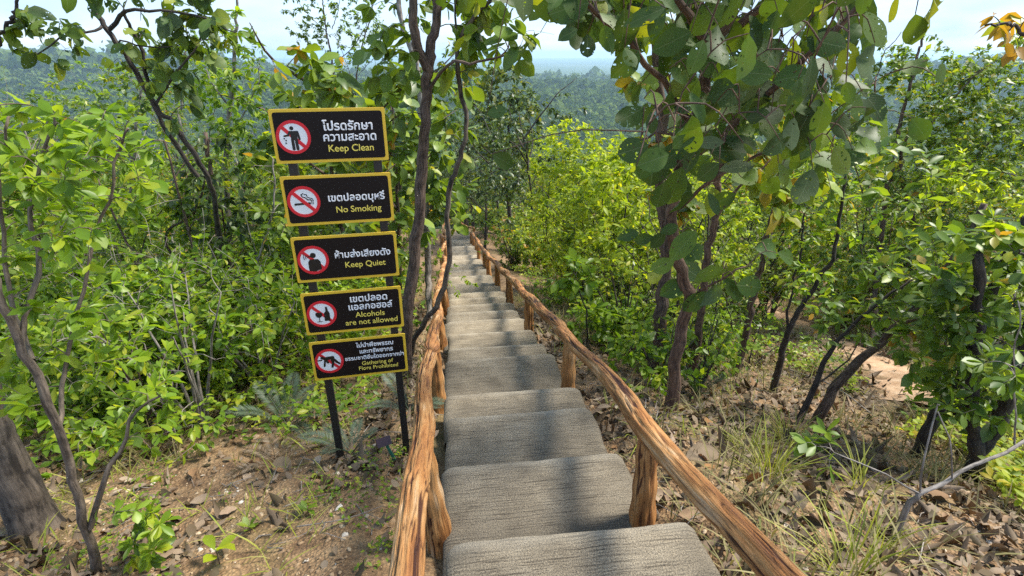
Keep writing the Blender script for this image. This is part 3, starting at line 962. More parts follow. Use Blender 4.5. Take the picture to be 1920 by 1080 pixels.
# ------------------------------------------------------------------ plants
UP = np.array([0, 0, 1.])
class Plant:
    def __init__(self, seed, org):
        self.r = np.random.default_rng(seed)
        self.org = np.asarray(org, float)
        self.mains = []
        self.tubes = []
        self.nodes, self.rad = [], []
        self.tw = []          # twig (points)
    def main(self, P, r0, r1, n=None, part='branch', sides=9, wob=.012):
        P = np.asarray(P, float)
        L = np.linalg.norm(np.diff(P, axis=0), axis=1).sum()
        n = n or max(6, int(L/.07))
        Q = smooth_path(P, n)
        j = self.r.normal(size=(n, 3))*wob
        j[0] = 0
        Q = Q+.5*(j+np.roll(j, 1, 0))
        R = np.linspace(r0, r1, n)
        if part == 'trunk':
            R = R*(1+.45*np.exp(-np.linspace(0, L, n)/.12))
        self.mains.append((part, Q, R, sides))
        for q, rr in zip(Q, R):
            self.nodes.append(q); self.rad.append(rr)
        return self
    def attract(self, T, r=.004, lift=.12, seg=5, wig=.05, sides=4, maxlen=9.0):
        T = np.asarray(T, float)
        nd = np.array(self.nodes)
        rd = list(self.rad)
        d = np.array([np.min(np.sum((nd-t)**2, 1)) for t in T])
        for k in np.argsort(d):
            t = T[k]
            dv = t-nd
            dist = np.linalg.norm(dv, axis=1)
            cost = dist*(1+.35*(dv[:, 2] < -.02*dist))
            i = int(np.argmin(cost))
            L = dist[i]
            if L < .03 or L > maxlen: continue
            p0 = nd[i]
            m = p0+.5*(t-p0)+UP*lift*L+self.r.normal(size=3)*wig*L
            P = smooth_path([p0, m, t], seg+1)
            r0 = min(max(r*(1+1.6*L), .0018), max(rd[i]*.8, .0018))
            self.tubes.append((P, np.linspace(r0, max(r0*.35, .0012), seg+1), sides))
            self.tw.append(P)
            nd = np.vstack([nd, P[1:]])
            rd += list(np.linspace(r0, r0*.35, seg+1)[1:])
        self.nodes, self.rad = list(nd), rd
        return self
    def leaves(self, per, size, spread=.14, droop=.25, flat=.7, tint=(.5, .22), rosette=.5, sizevar=.25, upn=.9):
        """leaves round the outer end of every twig: a rosette at the tip and some along it"""
        P, A, Nn, S, T = [], [], [], [], []
        R = self.r
        for tw in self.tw:
            k = max(1, int(round(per*(1+.3*R.normal())))) if per > 0 else 0
            tip = tw[-1]
            ax = norm(tw[-1]-tw[-2])
            Lt = np.linalg.norm(tw[-1]-tw[0])
            tone = tint[0]+tint[1]*.6*R.normal()
            ph = R.random()*6.28
            for q in range(k):
                ros = R.random() < rosette
                s = 0 if ros else min(Lt, spread)*R.random()
                f = 1-s/max(Lt, 1e-6)
                x = f*(len(tw)-1)
                i = min(int(x), len(tw)-2)
                p = tw[i]+(tw[i+1]-tw[i])*(x-i)
                a = ph+q*2.4+R.normal()*.3
                e1 = norm(np.cross(ax, UP)+1e-4)
                e2 = np.cross(e1, ax)
                out = e1*math.cos(a)+e2*math.sin(a)
                v = out*(.9 if ros else 1.0)+ax*(.55+.4*R.random())
                v[2] = v[2]*flat-droop*(.4+R.random())
                P.append(p); A.append(v)
                Nn.append(UP*upn+R.normal(size=3)*.45)
                S.append(size*max(.4, 1+sizevar*R.normal()))
                T.append(tone+tint[1]*R.normal())
        self.P, self.A, self.N, self.S, self.T = P, A, Nn, S, np.clip(T, 0, 1)
        return self
    def add(self, p, a, n, s, t):
        if not hasattr(self, 'P'): self.P, self.A, self.N, self.S, self.T = [], [], [], [], []
        self.P.append(p); self.A.append(a); self.N.append(n); self.S.append(s); self.T = np.append(self.T, t)
    def emit(self, name, label, cat, tm, lmat, bmat, group=None, crown='crown', split=True, bendvar=.7):
        root = thing(name, label, cat, self.org, 0, group)
        o = self.org
        first = True
        extra = [(P-o, R, s) for P, R, s in self.tubes]
        if not split: extra += [(Q-o, R, s) for _, Q, R, s in self.mains[1:]]
        for part, Q, R, s in self.mains:
            tb = [(Q-o, R, s)]
            if first: tb += extra
            elif not split: continue
            obj(part if not first else 'trunk' if part in ('trunk', 'branch') else part, tubes_mesh(part, tb), bmat, root)
            first = False
        if getattr(self, 'P', None):
            obj(crown, leaves_mesh(crown, tm, np.array(self.P)-o, self.A, self.N, self.S, self.T, bendvar), lmat, root)
        return root
def copy_tree(o):
    c = o.copy(); COL.objects.link(c)
    for ch in o.children:
        d = ch.copy(); COL.objects.link(d); d.parent = c
    return c
def blob_px(r, n, u, v, su, sv, Y, sY):
    return [at(u+su*r.normal(), v+sv*r.normal(), Y+sY*r.normal()) for _ in range(n)]
def ell_px(r, n, u0, v0, u1, v1, Y0, Y1):
    """n points spread through an upright ellipse of the picture, between two distances"""
    out = []
    while len(out) < n:
        a, b = r.random()*2-1, r.random()*2-1
        if a*a+b*b <= 1:
            out.append(at((u0+u1)/2+a*(u1-u0)/2, (v0+v1)/2+b*(v1-v0)/2, Y0+(Y1-Y0)*r.random()))
    return out

# ------------------------------------------------------------------ the plants one can point at
def gpx(u, v):
    return on_ground(u, v)

# the broad-leaved tree right of the steps
def broad_tree():
    b = gpx(1258, 765)
    Y = b[1]
    p = Plant(101, b)
    p.main(np.vstack([b-[0, 0, .1], px([(1266, 690, Y), (1280, 610, Y-.05), (1292, 560, Y-.1), (1272, 500, Y-.15), (1262, 440, Y-.2), (1262, 370, Y-.25), (1278, 310, Y-.3), (1300, 235, Y-.4), (1332, 130, Y-.5), (1372, 20, Y-.55), (1400, -90, Y-.6), (1420, -230, Y-.6)])]), .050, .030, part='trunk', sides=14)
    for pts, r in (([(1300, 235, Y-.4), (1240, 150, Y-.6), (1160, 60, Y-.8), (1080, -10, Y-.95), (1010, -60, Y-1.0)], .022),
                   ([(1278, 310, Y-.3), (1380, 230, Y-.5), (1470, 150, Y-.7), (1560, 60, Y-.85), (1650, -20, Y-.95), (1720, -60, Y-.95)], .024),
                   ([(1262, 400, Y-.2), (1330, 340, Y-.45), (1420, 290, Y-.65), (1500, 250, Y-.75)], .014),
                   ([(1350, 80, Y-.5), (1440, 0, Y-.6), (1540, -110, Y-.6), (1620, -260, Y-.5)], .026),
                   ([(1340, 100, Y-.5), (1270, 0, Y-.7), (1180, -120, Y-.8), (1050, -260, Y-.8)], .026),
                   ([(1292, 560, Y-.1), (1350, 520, Y-.3), (1400, 500, Y-.4)], .008),
                   ([(1290, 270, Y-.35), (1240, 250, Y-.55), (1200, 260, Y-.65)], .010)):
        p.main(px(pts), r, .006, part='branch', sides=7)
    big = [  # u, v, length px, direction of the tip in the picture (deg, 0 right, -90 down), tint
        (1343, 92, 88, -95, .2), (1261, 78, 78, 205, .35), (1521, 70, 95, -80, .05), (1176, 118, 58, 225, .2), (1513, 170, 98, -35, .12), (1417, 137, 62, 175, .4), (1484, 144, 62, 20, .4),
        (1539, 226, 62, -85, .5), (1498, 250, 90, -110, .03), (1369, 170, 78, 215, .15), (1291, 237, 58, 220, .2), (1372, 280, 74, 5, .15), (1265, 289, 72, 215, .2), (1224, 315, 66, -95, .06), (1187, 281, 56, 200, .15),
        (1310, 311, 52, 235, .25), (1328, 322, 46, 225, .1), (1287, 372, 62, -90, .1), (1535, 326, 58, -75, .1), (1510, 352, 72, -110, .03), (1339, 378, 50, -85, .85), (1239, 367, 52, -95, .1), (1554, 380, 52, -80, .3),
        (1306, 100, 60, -100, .75), (1587, 18, 82, -60, .6), (1102, 88, 52, -88, .05), (1040, 18, 44, -80, .05), (1080, 75, 44, -95, .1), (1137, 70, 48, -70, .4), (1210, 30, 78, 200, .2), (1450, 15, 64, -30, .3), (1065, 62, 38, 200, .2),
        (1765, 15, 90, -40, .95), (1676, 18, 46, -80, .95), (1640, 55, 72, -60, .6), (1205, 215, 50, -100, .15), (1420, 60, 66, -60, .15), (1390, 215, 60, -120, .1), (1440, 240, 56, -60, .5), (1330, 30, 70, 230, .55), (1570, 150, 62, -40, .7), (1590, 110, 60, -70, .8), (1470, 330, 52, -60, .75), (1445, 350, 48, -100, .45), (1575, 300, 64, -50, .8),
        (1206, 448, 36, 200, .15), (1234, 450, 38, 235, .05), (1341, 550, 46, -95, .12), (1304, 566, 54, 225, .2), (1375, 542, 60, -45, .25), (1406, 537, 66, -15, .3), (1330, 513, 58, 195, .3), (1297, 470, 44, -60, .25), (1243, 498, 46, 215, .7), (1368, 512, 44, -35, .8), (1226, 520, 40, 200, .9), (1265, 540, 44, 205, .35), (1290, 440, 44, -100, .1), (1180, 440, 36, 190, .2), (1255, 430, 34, 30, .2)]
    R = np.random.default_rng(5)
    nd = np.array(p.nodes)
    def put(u, v, L, ang, t, Yv):
        zc = Yv/(CP-(v-540)/FOC*SP)
        c = at(u, v, Yv)
        a = math.radians(ang)
        size = L*zc/FOC*1.06
        dirv = np.array([math.cos(a), 0, math.sin(a)])
        fac = np.array([0, -1, .45])        # blade tilted up and towards open light
        dirv = dirv+np.array([0, 1, 0])*R.normal()*.35
        dirv = norm(dirv)
        base = c-dirv*size*.5
        nrm = norm(fac*(1 if R.random() < .8 else -.4)+R.normal(size=3)*.28)
        p.add(base, dirv, nrm, size, t)
        # petiole and twig back to the skeleton
        nonlocal nd
        q = nd[np.argmin(np.linalg.norm(nd-base, axis=1))]
        m = (q+base)/2+UP*.06
        P = smooth_path([q, m, base], 6)
        p.tubes.append((P, np.linspace(.0042, .0022, 6), 5))
        nd = np.vstack([nd, P[1:4]])
    for u, v, L, ang, t in big:
        Yv = Y-.75+.35*R.normal() if v < 420 else Y-.25+.12*R.normal()
        put(u, v, L, ang, t, max(Yv, 2.15))
    for k in range(480):
        z = R.random()
        if z < .50:
            u, v = 1380+140*R.normal(), 150+115*R.normal()
        elif z < .62:
            u, v = 1560+90*R.normal(), 60+80*R.normal()
        elif z < .75:
            u, v = 1120+60*R.normal(), 5+40*R.normal()
        else:
            u, v = 1330+190*R.normal(), -120+70*R.normal()
        if 990 < u < 1180 and v > 40+.25*(u-990): continue
        if v > 330 and not 1180 < u < 1560: continue
        put(u, v, 54+13*R.normal(), -75+70*R.normal(), float(np.clip(.30+.28*R.normal(), 0, 1)), Y-.45+.55*R.normal())
    # canopy above the picture, which shades the nearest steps
    top = p.mains[0][1][-1]
    for e in ((2.0, 2.2, 2.35), (2.7, 1.7, 2.6), (1.5, 1.5, 2.5), (2.4, 2.9, 2.7)):
        e = np.array(e)
        P = smooth_path([top-[0, 0, .3], (top+e)/2+[0, 0, .25], e], 16)
        p.mains.append(('branch', P, np.linspace(.018, .006, 16), 6))
        nd = np.vstack([nd, P])
    for k in range(230):
        q = R.normal(size=3)
        q = np.array([2.05, 2.0, 2.5])+q/np.linalg.norm(q)*R.random()**.4*np.array([1.15, 1.2, .45])
        if q[2] < 1.6+.45*q[1]+.12: continue
        a = R.normal(size=3)*[1, 1, .5]-[0, 0, .4]
        dirv = norm(a)
        p.add(q, dirv, UP+R.normal(size=3)*.4, .19*(.8+.4*R.random()), float(np.clip(.3+.25*R.normal(), 0, 1)))
        w = nd[np.argmin(np.linalg.norm(nd-q, axis=1))]
        p.tubes.append((smooth_path([w, (w+q)/2+UP*.04, q], 5), np.linspace(.004, .002, 5), 4))
    p.emit('broadleaf_tree', 'tree with very large dark oval leaves and a crooked reddish trunk overhanging the right railing', 'tree', LF_BIG, M_BIGLEAF, B_RED, bendvar=1.3)
broad_tree()

def px_tree(name, label, cat, seed, mains, targets, leaf, tm, lm, bm, tw=.004, group=None, **kw):
    """plant whose stems run through picture points; the first stem starts on the ground"""
    u0, v0 = mains[0][0][0][:2]
    b = gpx(u0, v0)
    p = Plant(seed, b)
    for k, (pts, r0, r1) in enumerate(mains):
        P = px([(u, v, b[1]+dy) for u, v, dy in pts])
        if k == 0: P = np.vstack([b-[0, 0, .12], P[1:]])
        p.main(P, r0, r1, part='trunk' if k == 0 else 'branch', sides=10 if r0 > .02 else 6)
    T = []
    for t in targets:
        if t[0] == 'b': T += blob_px(p.r, t[1], t[2], t[3], t[4], t[5], b[1]+t[6], t[7])
        else: T += ell_px(p.r, t[1], t[2], t[3], t[4], t[5], b[1]+t[6], b[1]+t[7])
    if T: p.attract(T, r=tw, **{k: kw.pop(k) for k in ('lift', 'wig', 'maxlen') if k in kw})
    if leaf: p.leaves(leaf[0], leaf[1], **kw)
    return p.emit(name, label, cat, tm, lm, bm, group)

# trunks left of the steps, behind the sign
px_tree('slender_tree', 'dark brown forked trunk rising between the sign and the steps', 'tree', 111,
        [([(757, 705, 0), (768, 560, 0), (785, 400, 0), (793, 280, 0), (800, 160, 0), (806, 110, 0), (820, 40, 0), (814, -60, 0), (800, -200, 0)], .060, .030),
         ([(803, 135, 0), (785, 90, -.05), (768, 40, -.1), (775, -10, -.1), (790, -120, -.1)], .045, .03),
         ([(803, 170, 0), (840, 120, -.2), (890, 118, -.3), (940, 103, -.35), (982, 92, -.4)], .016, .005),
         ([(940, 103, -.35), (955, 80, -.3), (945, 40, -.3)], .006, .003)],
        [('e', 36, 700, -160, 960, 20, -.5, .6), ('e', 22, 690, 40, 800, 240, -.3, .5), ('b', 12, 960, 70, 30, 30, -.4, .1), ('b', 10, 900, 30, 30, 30, -.2, .2)],
        (4, .14), LF_BIG, M_LARGE, B_BROWN, droop=.55, tint=(.55, .2), spread=.2)
px_tree('slender_tree', 'pale grey twin stem beside the dark forked trunk, close to the left railing', 'tree', 112,
        [([(806, 600, .5), (803, 520, .5), (800, 430, .5), (796, 350, .5), (790, 250, .5), (786, 160, .5), (775, 100, .5), (752, 40, .5), (740, -80, .5)], .06, .03),
         ([(790, 300, .5), (798, 380, .45), (797, 460, .4)], .03, .03)],
        [('e', 26, 680, -120, 820, 60, .2, 1.0), ('e', 24, 740, 220, 850, 420, .2, .9)],
        (6, .15), LF_BIG, M_LARGE, B_GREY, droop=.5, tint=(.45, .2), spread=.2)
px_tree('leaning_tree', 'thin dark stem curving across the left railing and up over the steps', 'tree', 113,
        [([(752, 690, 0), (775, 640, -.05), (806, 590, -.1), (832, 540, -.1), (842, 470, -.1), (838, 400, -.1), (845, 340, -.1), (866, 290, -.1), (874, 230, -.1), (862, 160, -.1), (860, 90, -.1), (885, 40, -.15), (925, 0, -.2), (960, -60, -.2)], .030, .016),
         ([(862, 110, -.1), (850, 40, -.1), (868, -40, -.1)], .012, .006)],
        [('e', 16, 850, -60, 960, 40, -.3, .1), ('e', 16, 830, 60, 900, 330, -.2, .4)],
        (5, .14), LF_BIG, M_LARGE, B_ROUGH, droop=.55, tint=(.55, .22), spread=.2)
# foreground sapling at the left edge
px_tree('leafy_sapling', 'bright green sapling with a smooth grey forked stem at the left edge of the path', 'sapling', 121,
        [([(172, 1075, 0), (168, 985, 0), (130, 870, -.02), (90, 745, -.05), (40, 640, -.05), (-10, 540, -.05), (-60, 420, 0)], .021, .014),
         ([(168, 985, 0), (196, 905, 0), (222, 850, .05), (250, 780, .1), (300, 740, .15)], .016, .005),
         ([(110, 800, -.04), (120, 700, .15), (150, 560, .25), (190, 430, .35), (215, 300, .4), (240, 240, .4)], .012, .005),
         ([(40, 640, -.05), (70, 500, .1), (60, 380, .2), (90, 260, .3), (110, 200, .3)], .012, .005),
         ([(60, 680, -.05), (20, 560, .2), (10, 440, .3), (0, 320, .3), (20, 220, .3)], .012, .005)],
        [('e', 48, -60, 165, 130, 420, .0, .8), ('e', 46, 90, 190, 290, 460, .0, .9), ('e', 44, -60, 400, 240, 640, -.1, .7), ('e', 34, 60, 560, 320, 720, .1, .8), ('e', 22, 210, 660, 330, 850, .1, .4), ('e', 22, 195, 940, 310, 1075, -.15, .15), ('e', 16, -40, 620, 120, 800, -.1, .3)],
        (9, .066), LF_OBO, M_LIME, B_STEM, droop=.05, tint=(.50, .20), rosette=.65, spread=.12, tw=.003, flat=.8)
px_tree('thick_tree', 'thick rough grey trunk leaning out of the lower left corner', 'tree', 122,
        [([(72, 990, 0), (40, 930, .02), (5, 850, .05), (-30, 760, .1), (-75, 620, .15), (-130, 420, .2), (-180, 200, .3)], .115, .09)],
        [('e', 30, -260, -60, -40, 260, -.3, .8)], (7, .1), LF_OBO, M_LIME, B_ROUGH, tint=(.4, .2))
# overhanging tree at upper left with large leaves
px_tree('arching_tree', 'arching dark branch with large drooping leaves crossing the upper left sky', 'tree', 123,
        [([(478, 665, 0), (455, 600, 0), (432, 520, -.2), (412, 430, -.5), (392, 340, -.8), (340, 255, -1.0), (290, 195, -1.1), (250, 130, -1.2), (205, 60, -1.25), (165, 5, -1.3), (110, -70, -1.3)], .027, .019),
         ([(205, 55, -1.25), (240, 20, -1.3), (300, 20, -1.3), (380, 30, -1.2), (440, 60, -1.1)], .018, .005),
         ([(195, 45, -1.25), (170, 55, -1.4), (120, 68, -1.5), (70, 100, -1.6)], .012, .005),
         ([(290, 195, -1.1), (340, 130, -1.0), (380, 60, -.9), (385, -20, -.9)], .014, .006),
         ([(240, 110, -1.2), (230, 80, -1.3), (300, 90, -1.2), (420, 70, -1.0)], .010, .004),
         ([(370, 330, -.7), (300, 220, -.9), (260, 90, -1.0), (230, 20, -1.1)], .022, .012)],
        [('e', 12, 20, 10, 160, 120, -1.8, -1.3), ('e', 34, 190, -40, 400, 160, -1.5, -.7), ('e', 24, 300, -30, 460, 110, -1.3, -.6), ('e', 8, 60, -80, 260, 20, -1.6, -1.1), ('e', 14, 250, 100, 390, 230, -1.2, -.7)],
        (4, .115), LF_BIG, M_BIGLEAF, B_DARK, droop=.75, tint=(.5, .22), spread=.25, rosette=.5)
px_tree('arching_tree', 'twig with a few large leaves entering at the top left corner', 'tree', 124,
        [([(-120, 760, 0), (-110, 500, -.1), (-80, 260, -.1), (-30, 120, -.1), (0, 70, -.1), (20, 40, -.1), (35, 5, -.1), (60, -60, -.1)], .03, .008)],
        [('e', 10, -10, 0, 60, 80, -.2, .0)], (4, .12), LF_BIG, M_BIGLEAF, B_DARK, droop=.5, tint=(.55, .2), spread=.2)
# bright fine bush to the right of the steps
def yellow_bush(u, v, w, h, Y0, seed, label, n=260, mat=None, size=.09, per=14):
    b = gpx(u, v)
    p = Plant(seed, b)
    tops = ell_px(p.r, 7, u-w*.7, v-h, u+w*.7, v-h*.55, b[1]-.2, b[1]+.5)
    for t in tops:
        m = (b+t)/2+p.r.normal(size=3)*.12
        p.main([b-[0, 0, .05], m, t], .016, .005, part='branch', sides=5)
    T = ell_px(p.r, n, u-w, v-h*1.05, u+w, v-h*.12, b[1]-.5, b[1]+.9)
    p.attract(T, r=.003, wig=.1, lift=.1)
    p.leaves(per, size, droop=.1, tint=(.5, .2), rosette=.15, spread=.4, flat=.9)
    return p.emit('bush', label, 'bush', LF_SML, mat or M_YEL, B_DARK)
yellow_bush(1080, 560, 95, 320, 0, 131, 'tall yellow-green feathery bush just right of the middle of the railing', 460, per=13)
yellow_bush(1165, 600, 90, 330, 0, 132, 'yellow-green bush between the right railing and the large-leaved tree', 420, per=13)
yellow_bush(1020, 480, 55, 230, 0, 133, 'far lime bush near the lower end of the right railing', 320, per=13)
px_tree('leafy_seedling', 'waist-high plant with glossy bright leaves in whorls beside the right railing', 'plant', 134,
        [([(1102, 650, 0), (1100, 600, 0), (1090, 550, 0), (1075, 510, 0)], .012, .005)],
        [('e', 14, 1040, 480, 1130, 560, -.2, .2), ('e', 22, 1075, 575, 1170, 660, -.2, .3)], (8, .13), LF_OBO, M_LIME, B_DARK, droop=.1, tint=(.35, .15), rosette=.85)
px_tree('leafy_seedling', 'small plant with pointed green leaves at the foot of the large-leaved tree', 'plant', 135,
        [([(1190, 690, 0), (1190, 650, 0), (1185, 620, 0)], .008, .004)],
        [('e', 14, 1150, 600, 1230, 680, -.2, .2)], (7, .10), LF_MED, M_LIME, B_DARK, droop=.15, tint=(.45, .2), rosette=.7)
# trunks to the right
px_tree('slender_tree', 'straight grey-brown trunk behind the crooked large-leaved tree', 'tree', 141,
        [([(1228, 700, 0), (1238, 600, 0), (1246, 520, 0), (1250, 430, 0), (1235, 330, 0), (1240, 200, 0), (1230, 60, 0), (1240, -100, 0)], .07, .04)],
        [('e', 40, 1130, -80, 1320, 200, -.4, .6), ('e', 26, 1190, 180, 1320, 420, -.3, .5)], (7, .13), LF_BIG, M_LARGE, B_BROWN, droop=.45, tint=(.6, .22), spread=.2)
px_tree('slender_tree', 'thin brown trunk standing right of the crooked large-leaved tree', 'tree', 142,
        [([(1300, 720, 0), (1312, 600, 0), (1325, 480, 0), (1345, 400, 0), (1350, 320, 0), (1395, 200, 0), (1430, 60, 0), (1440, -60, 0)], .04, .018),
         ([(1345, 400, 0), (1400, 340, 0), (1460, 290, 0)], .016, .006)],
        [('e', 40, 1330, 120, 1560, 420, -.4, .6)], (7, .15), LF_BIG, M_LARGE, B_RED, droop=.45, tint=(.75, .2), spread=.2)
px_tree('slender_tree', 'pale slim trunk in front of the sandy trail', 'tree', 143,
        [([(1375, 705, 0), (1395, 640, 0), (1412, 560, 0), (1432, 470, 0), (1456, 380, 0), (1490, 260, 0), (1500, 120, 0)], .042, .02)],
        [('e', 40, 1400, 150, 1640, 420, -.5, .6)], (9, .11), LF_MED, M_MIDLEAF, B_BROWN, droop=.3, tint=(.65, .2))
px_tree('black_stem_tree', 'blackened thin trunk leaning right beside the sandy trail', 'tree', 144,
        [([(1450, 735, 0), (1462, 680, 0), (1480, 620, 0), (1500, 580, 0), (1530, 530, 0), (1560, 480, 0), (1580, 400, 0), (1590, 300, 0)], .036, .012),
         ([(1478, 630, 0), (1482, 560, 0), (1500, 480, 0), (1510, 400, 0)], .016, .008)],
        [('e', 60, 1440, 330, 1660, 560, -.4, .6)], (8, .075), LF_MED, M_LIME, B_DARK, droop=.15, tint=(.55, .25))
px_tree('black_stem_tree', 'dark wiry shrub leaning right in front of the sandy trail', 'shrub', 145,
        [([(1495, 790, 0), (1530, 720, 0), (1556, 660, 0), (1600, 610, 0), (1660, 560, 0), (1720, 520, 0)], .026, .008),
         ([(1530, 720, 0), (1580, 690, 0), (1610, 640, 0)], .010, .004)],
        [('e', 36, 1500, 540, 1700, 660, -.3, .4)], (6, .075), LF_MED, M_MIDLEAF, B_DARK, droop=.2, tint=(.4, .25))
px_tree('leaning_tree', 'greyish trunk leaning steeply to the right above the sandy trail', 'tree', 146,
        [([(1532, 790, 0), (1560, 735, 0), (1600, 690, 0), (1650, 640, 0), (1720, 570, 0), (1790, 480, 0), (1850, 380, 0)], .044, .024),
         ([(1650, 640, 0), (1700, 600, -.1), (1760, 590, -.2), (1800, 560, -.2)], .02, .008)],
        [('e', 60, 1600, 420, 1830, 640, -.5, .4), ('e', 26, 1620, 260, 1760, 400, -.2, .6)], (7, .095), LF_OBO, M_MIDLEAF, B_BROWN, droop=.1, tint=(.45, .3))
px_tree('dark_trunk_tree', 'dark leaning trunk with dusty rounded leaves at the right edge', 'tree', 147,
        [([(1722, 850, 0), (1750, 790, 0), (1780, 740, 0), (1810, 680, 0), (1840, 600, 0), (1880, 500, 0), (1940, 380, 0)], .048, .03)],
        [('e', 80, 1680, 540, 1900, 760, -.5, .3), ('e', 60, 1700, 400, 1960, 580, -.6, .3)], (7, .10), LF_OBO, M_MIDLEAF, B_DARK, droop=.15, tint=(.42, .25))
px_tree('dark_trunk_tree', 'thick dark forked trunk standing in the ground cover at the far right', 'tree', 148,
        [([(1822, 895, 0), (1830, 840, 0), (1822, 790, 0), (1826, 700, 0), (1835, 600, 0), (1830, 480, 0)], .055, .03),
         ([(1830, 850, 0), (1870, 800, 0), (1895, 720, 0), (1930, 620, 0), (1980, 480, 0)], .055, .04)],
        [('e', 50, 1740, 600, 1960, 800, -.3, .4), ('e', 60, 1720, 420, 1980, 640, -.2, .8)], (7, .10), LF_OBO, M_MIDLEAF, B_DARK, droop=.15, tint=(.35, .22))
px_tree('bare_twig', 'bare grey forked twig sprouting from the slope at lower right', 'sapling', 149,
        [([(1672, 1015, 0), (1690, 970, 0), (1718, 935, 0), (1728, 922, 0), (1780, 900, .05), (1850, 860, .1), (1920, 825, .15), (1990, 790, .2)], .016, .008),
         ([(1724, 925, 0), (1690, 905, .05), (1640, 878, .1), (1560, 845, .15)], .006, .003),
         ([(1722, 922, 0), (1735, 850, 0), (1758, 770, .05), (1760, 760, .05)], .006, .003),
         ([(1785, 898, .05), (1782, 840, .05), (1760, 770, .05)], .005, .003),
         ([(1905, 832, .15), (1902, 700, .15), (1915, 560, .15)], .005, .003)],
        [('b', 5, 1545, 820, 18, 14, .15, .05), ('b', 6, 1890, 690, 30, 20, .1, .1)], (7, .085), LF_OBO, M_MIDLEAF, B_GREY, droop=.05, tint=(.3, .15), rosette=.9)
px_tree('fine_leaved_tree', 'arching tree with masses of small leaves at the upper right', 'tree', 150,
        [([(1740, 640, 1.0), (1760, 520, .8), (1720, 430, .7), (1690, 330, .6), (1700, 260, .5), (1760, 190, .4), (1840, 130, .3)], .05, .012),
         ([(1690, 330, .6), (1640, 240, .6), (1650, 120, .6), (1690, 60, .6)], .016, .005),
         ([(1760, 400, .6), (1830, 300, .4), (1900, 220, .3), (1990, 150, .2)], .022, .008),
         ([(1740, 480, .8), (1820, 420, .6), (1900, 400, .5)], .016, .008)],
        [('e', 240, 1680, 120, 1960, 330, -.4, 1.2), ('e', 240, 1760, 60, 2060, 320, -.6, 1.0), ('e', 150, 1660, 280, 1960, 450, -.3, 1.0), ('e', 30, 1590, 60, 1740, 180, .3, .9)],
        (17, .075), LF_SML, M_MIDLEAF, B_BROWN, droop=.1, tint=(.55, .25), rosette=.15, spread=.4, tw=.003)
px_tree('fine_leaved_tree', 'airy green tree filling the skyline between the large-leaved tree and the right edge', 'tree', 153,
        [([(1640, 660, 1.5), (1645, 500, 1.5), (1665, 350, 1.5), (1690, 220, 1.5), (1720, 110, 1.5), (1735, 40, 1.5)], .05, .012),
         ([(1665, 350, 1.5), (1740, 240, 1.3), (1820, 150, 1.2), (1890, 100, 1.1)], .02, .006), ([(1650, 450, 1.5), (1600, 300, 1.6), (1590, 180, 1.6)], .014, .005)],
        [('e', 170, 1570, 110, 1800, 360, .6, 2.4), ('e', 150, 1730, 110, 1960, 330, .4, 2.0), ('e', 40, 1660, 60, 1790, 170, 1.0, 2.0)],
        (13, .085), LF_SML, M_MIDLEAF, B_BROWN, droop=.15, tint=(.5, .25), rosette=.2, spread=.4, tw=.003)
px_tree('feathery_tree', 'slender tree with fine bright leaves beside the overhanging branch at upper left', 'tree', 168,
        [([(330, 600, 1.5), (325, 400, 1.5), (335, 250, 1.5), (345, 130, 1.5), (350, 40, 1.5)], .04, .012), ([(330, 300, 1.5), (280, 200, 1.4), (230, 130, 1.3)], .012, .005)],
        [('e', 110, 260, 30, 440, 250, .8, 2.2), ('e', 70, 60, 110, 280, 260, .8, 2.0)],
        (10, .08), LF_SML, M_LIME, B_GREY, droop=.15, tint=(.40, .22), rosette=.3, tw=.003)
px_tree('leafy_sapling', 'twig with yellowing broad leaves poking in from the right edge', 'sapling', 151,
        [([(2050, 900, 0), (2010, 700, 0), (1960, 520, 0), (1905, 470, 0), (1890, 455, 0)], .014, .006)],
        [('b', 3, 1895, 440, 8, 10, 0, .02)], (5, .13), LF_BIG, M_YEL, B_DARK, droop=.0, tint=(.75, .2), rosette=1, spread=.1)
px_tree('leafy_sapling', 'sapling with dull yellow and green leaves hanging over the top right corner', 'sapling', 152,
        [([(2120, 900, 0), (2080, 500, 0), (2040, 250, 0), (1980, 110, 0), (1920, 60, 0), (1880, 45, 0), (1850, 50, 0)], .02, .005)],
        [('b', 9, 1890, 55, 30, 22, 0, .1)], (4, .10), LF_MED, M_MIDLEAF, B_DARK, droop=.4, tint=(.85, .2))
px_tree('forest_tree', 'rounded dark green tree standing alone above the lower end of the right railing', 'tree', 171,
        [([(957, 462, 0), (955, 400, 0), (948, 320, 0), (955, 230, 0), (960, 170, 0)], .12, .03)],
        [('e', 220, 885, 120, 1010, 360, -1.2, 1.2)], (11, .26), LF_MED, M_DKLEAF, B_DARK, droop=.3, tint=(.68, .25), tw=.006)
px_tree('forest_tree', 'dark slender tree above the far landing of the steps', 'tree', 172,
        [([(887, 428, 0), (884, 370, 0), (878, 290, 0), (872, 200, 0), (880, 110, 0)], .12, .03)],
        [('e', 200, 815, 60, 935, 330, -1.2, 1.2)], (10, .28), LF_MED, M_MIDLEAF, B_DARK, droop=.3, tint=(.5, .25), tw=.006)
px_tree('black_stem_tree', 'tangle of thin dark stems with few leaves between the large-leaved tree and the sandy trail', 'shrub', 173,
        [([(1400, 690, 0), (1370, 600, 0), (1340, 500, 0)], .010, .004), ([(1400, 690, 0), (1430, 600, .1), (1470, 540, .1), (1540, 490, .2)], .010, .004), ([(1400, 690, 0), (1350, 640, 0), (1310, 600, 0)], .007, .003), ([(1400, 690, 0), (1480, 640, .1), (1560, 610, .2)], .008, .003)],
        [('e', 70, 1310, 470, 1560, 680, -.5, .6)], (3, .07), LF_MED, M_LIME, B_DARK, droop=.2, tint=(.5, .25))
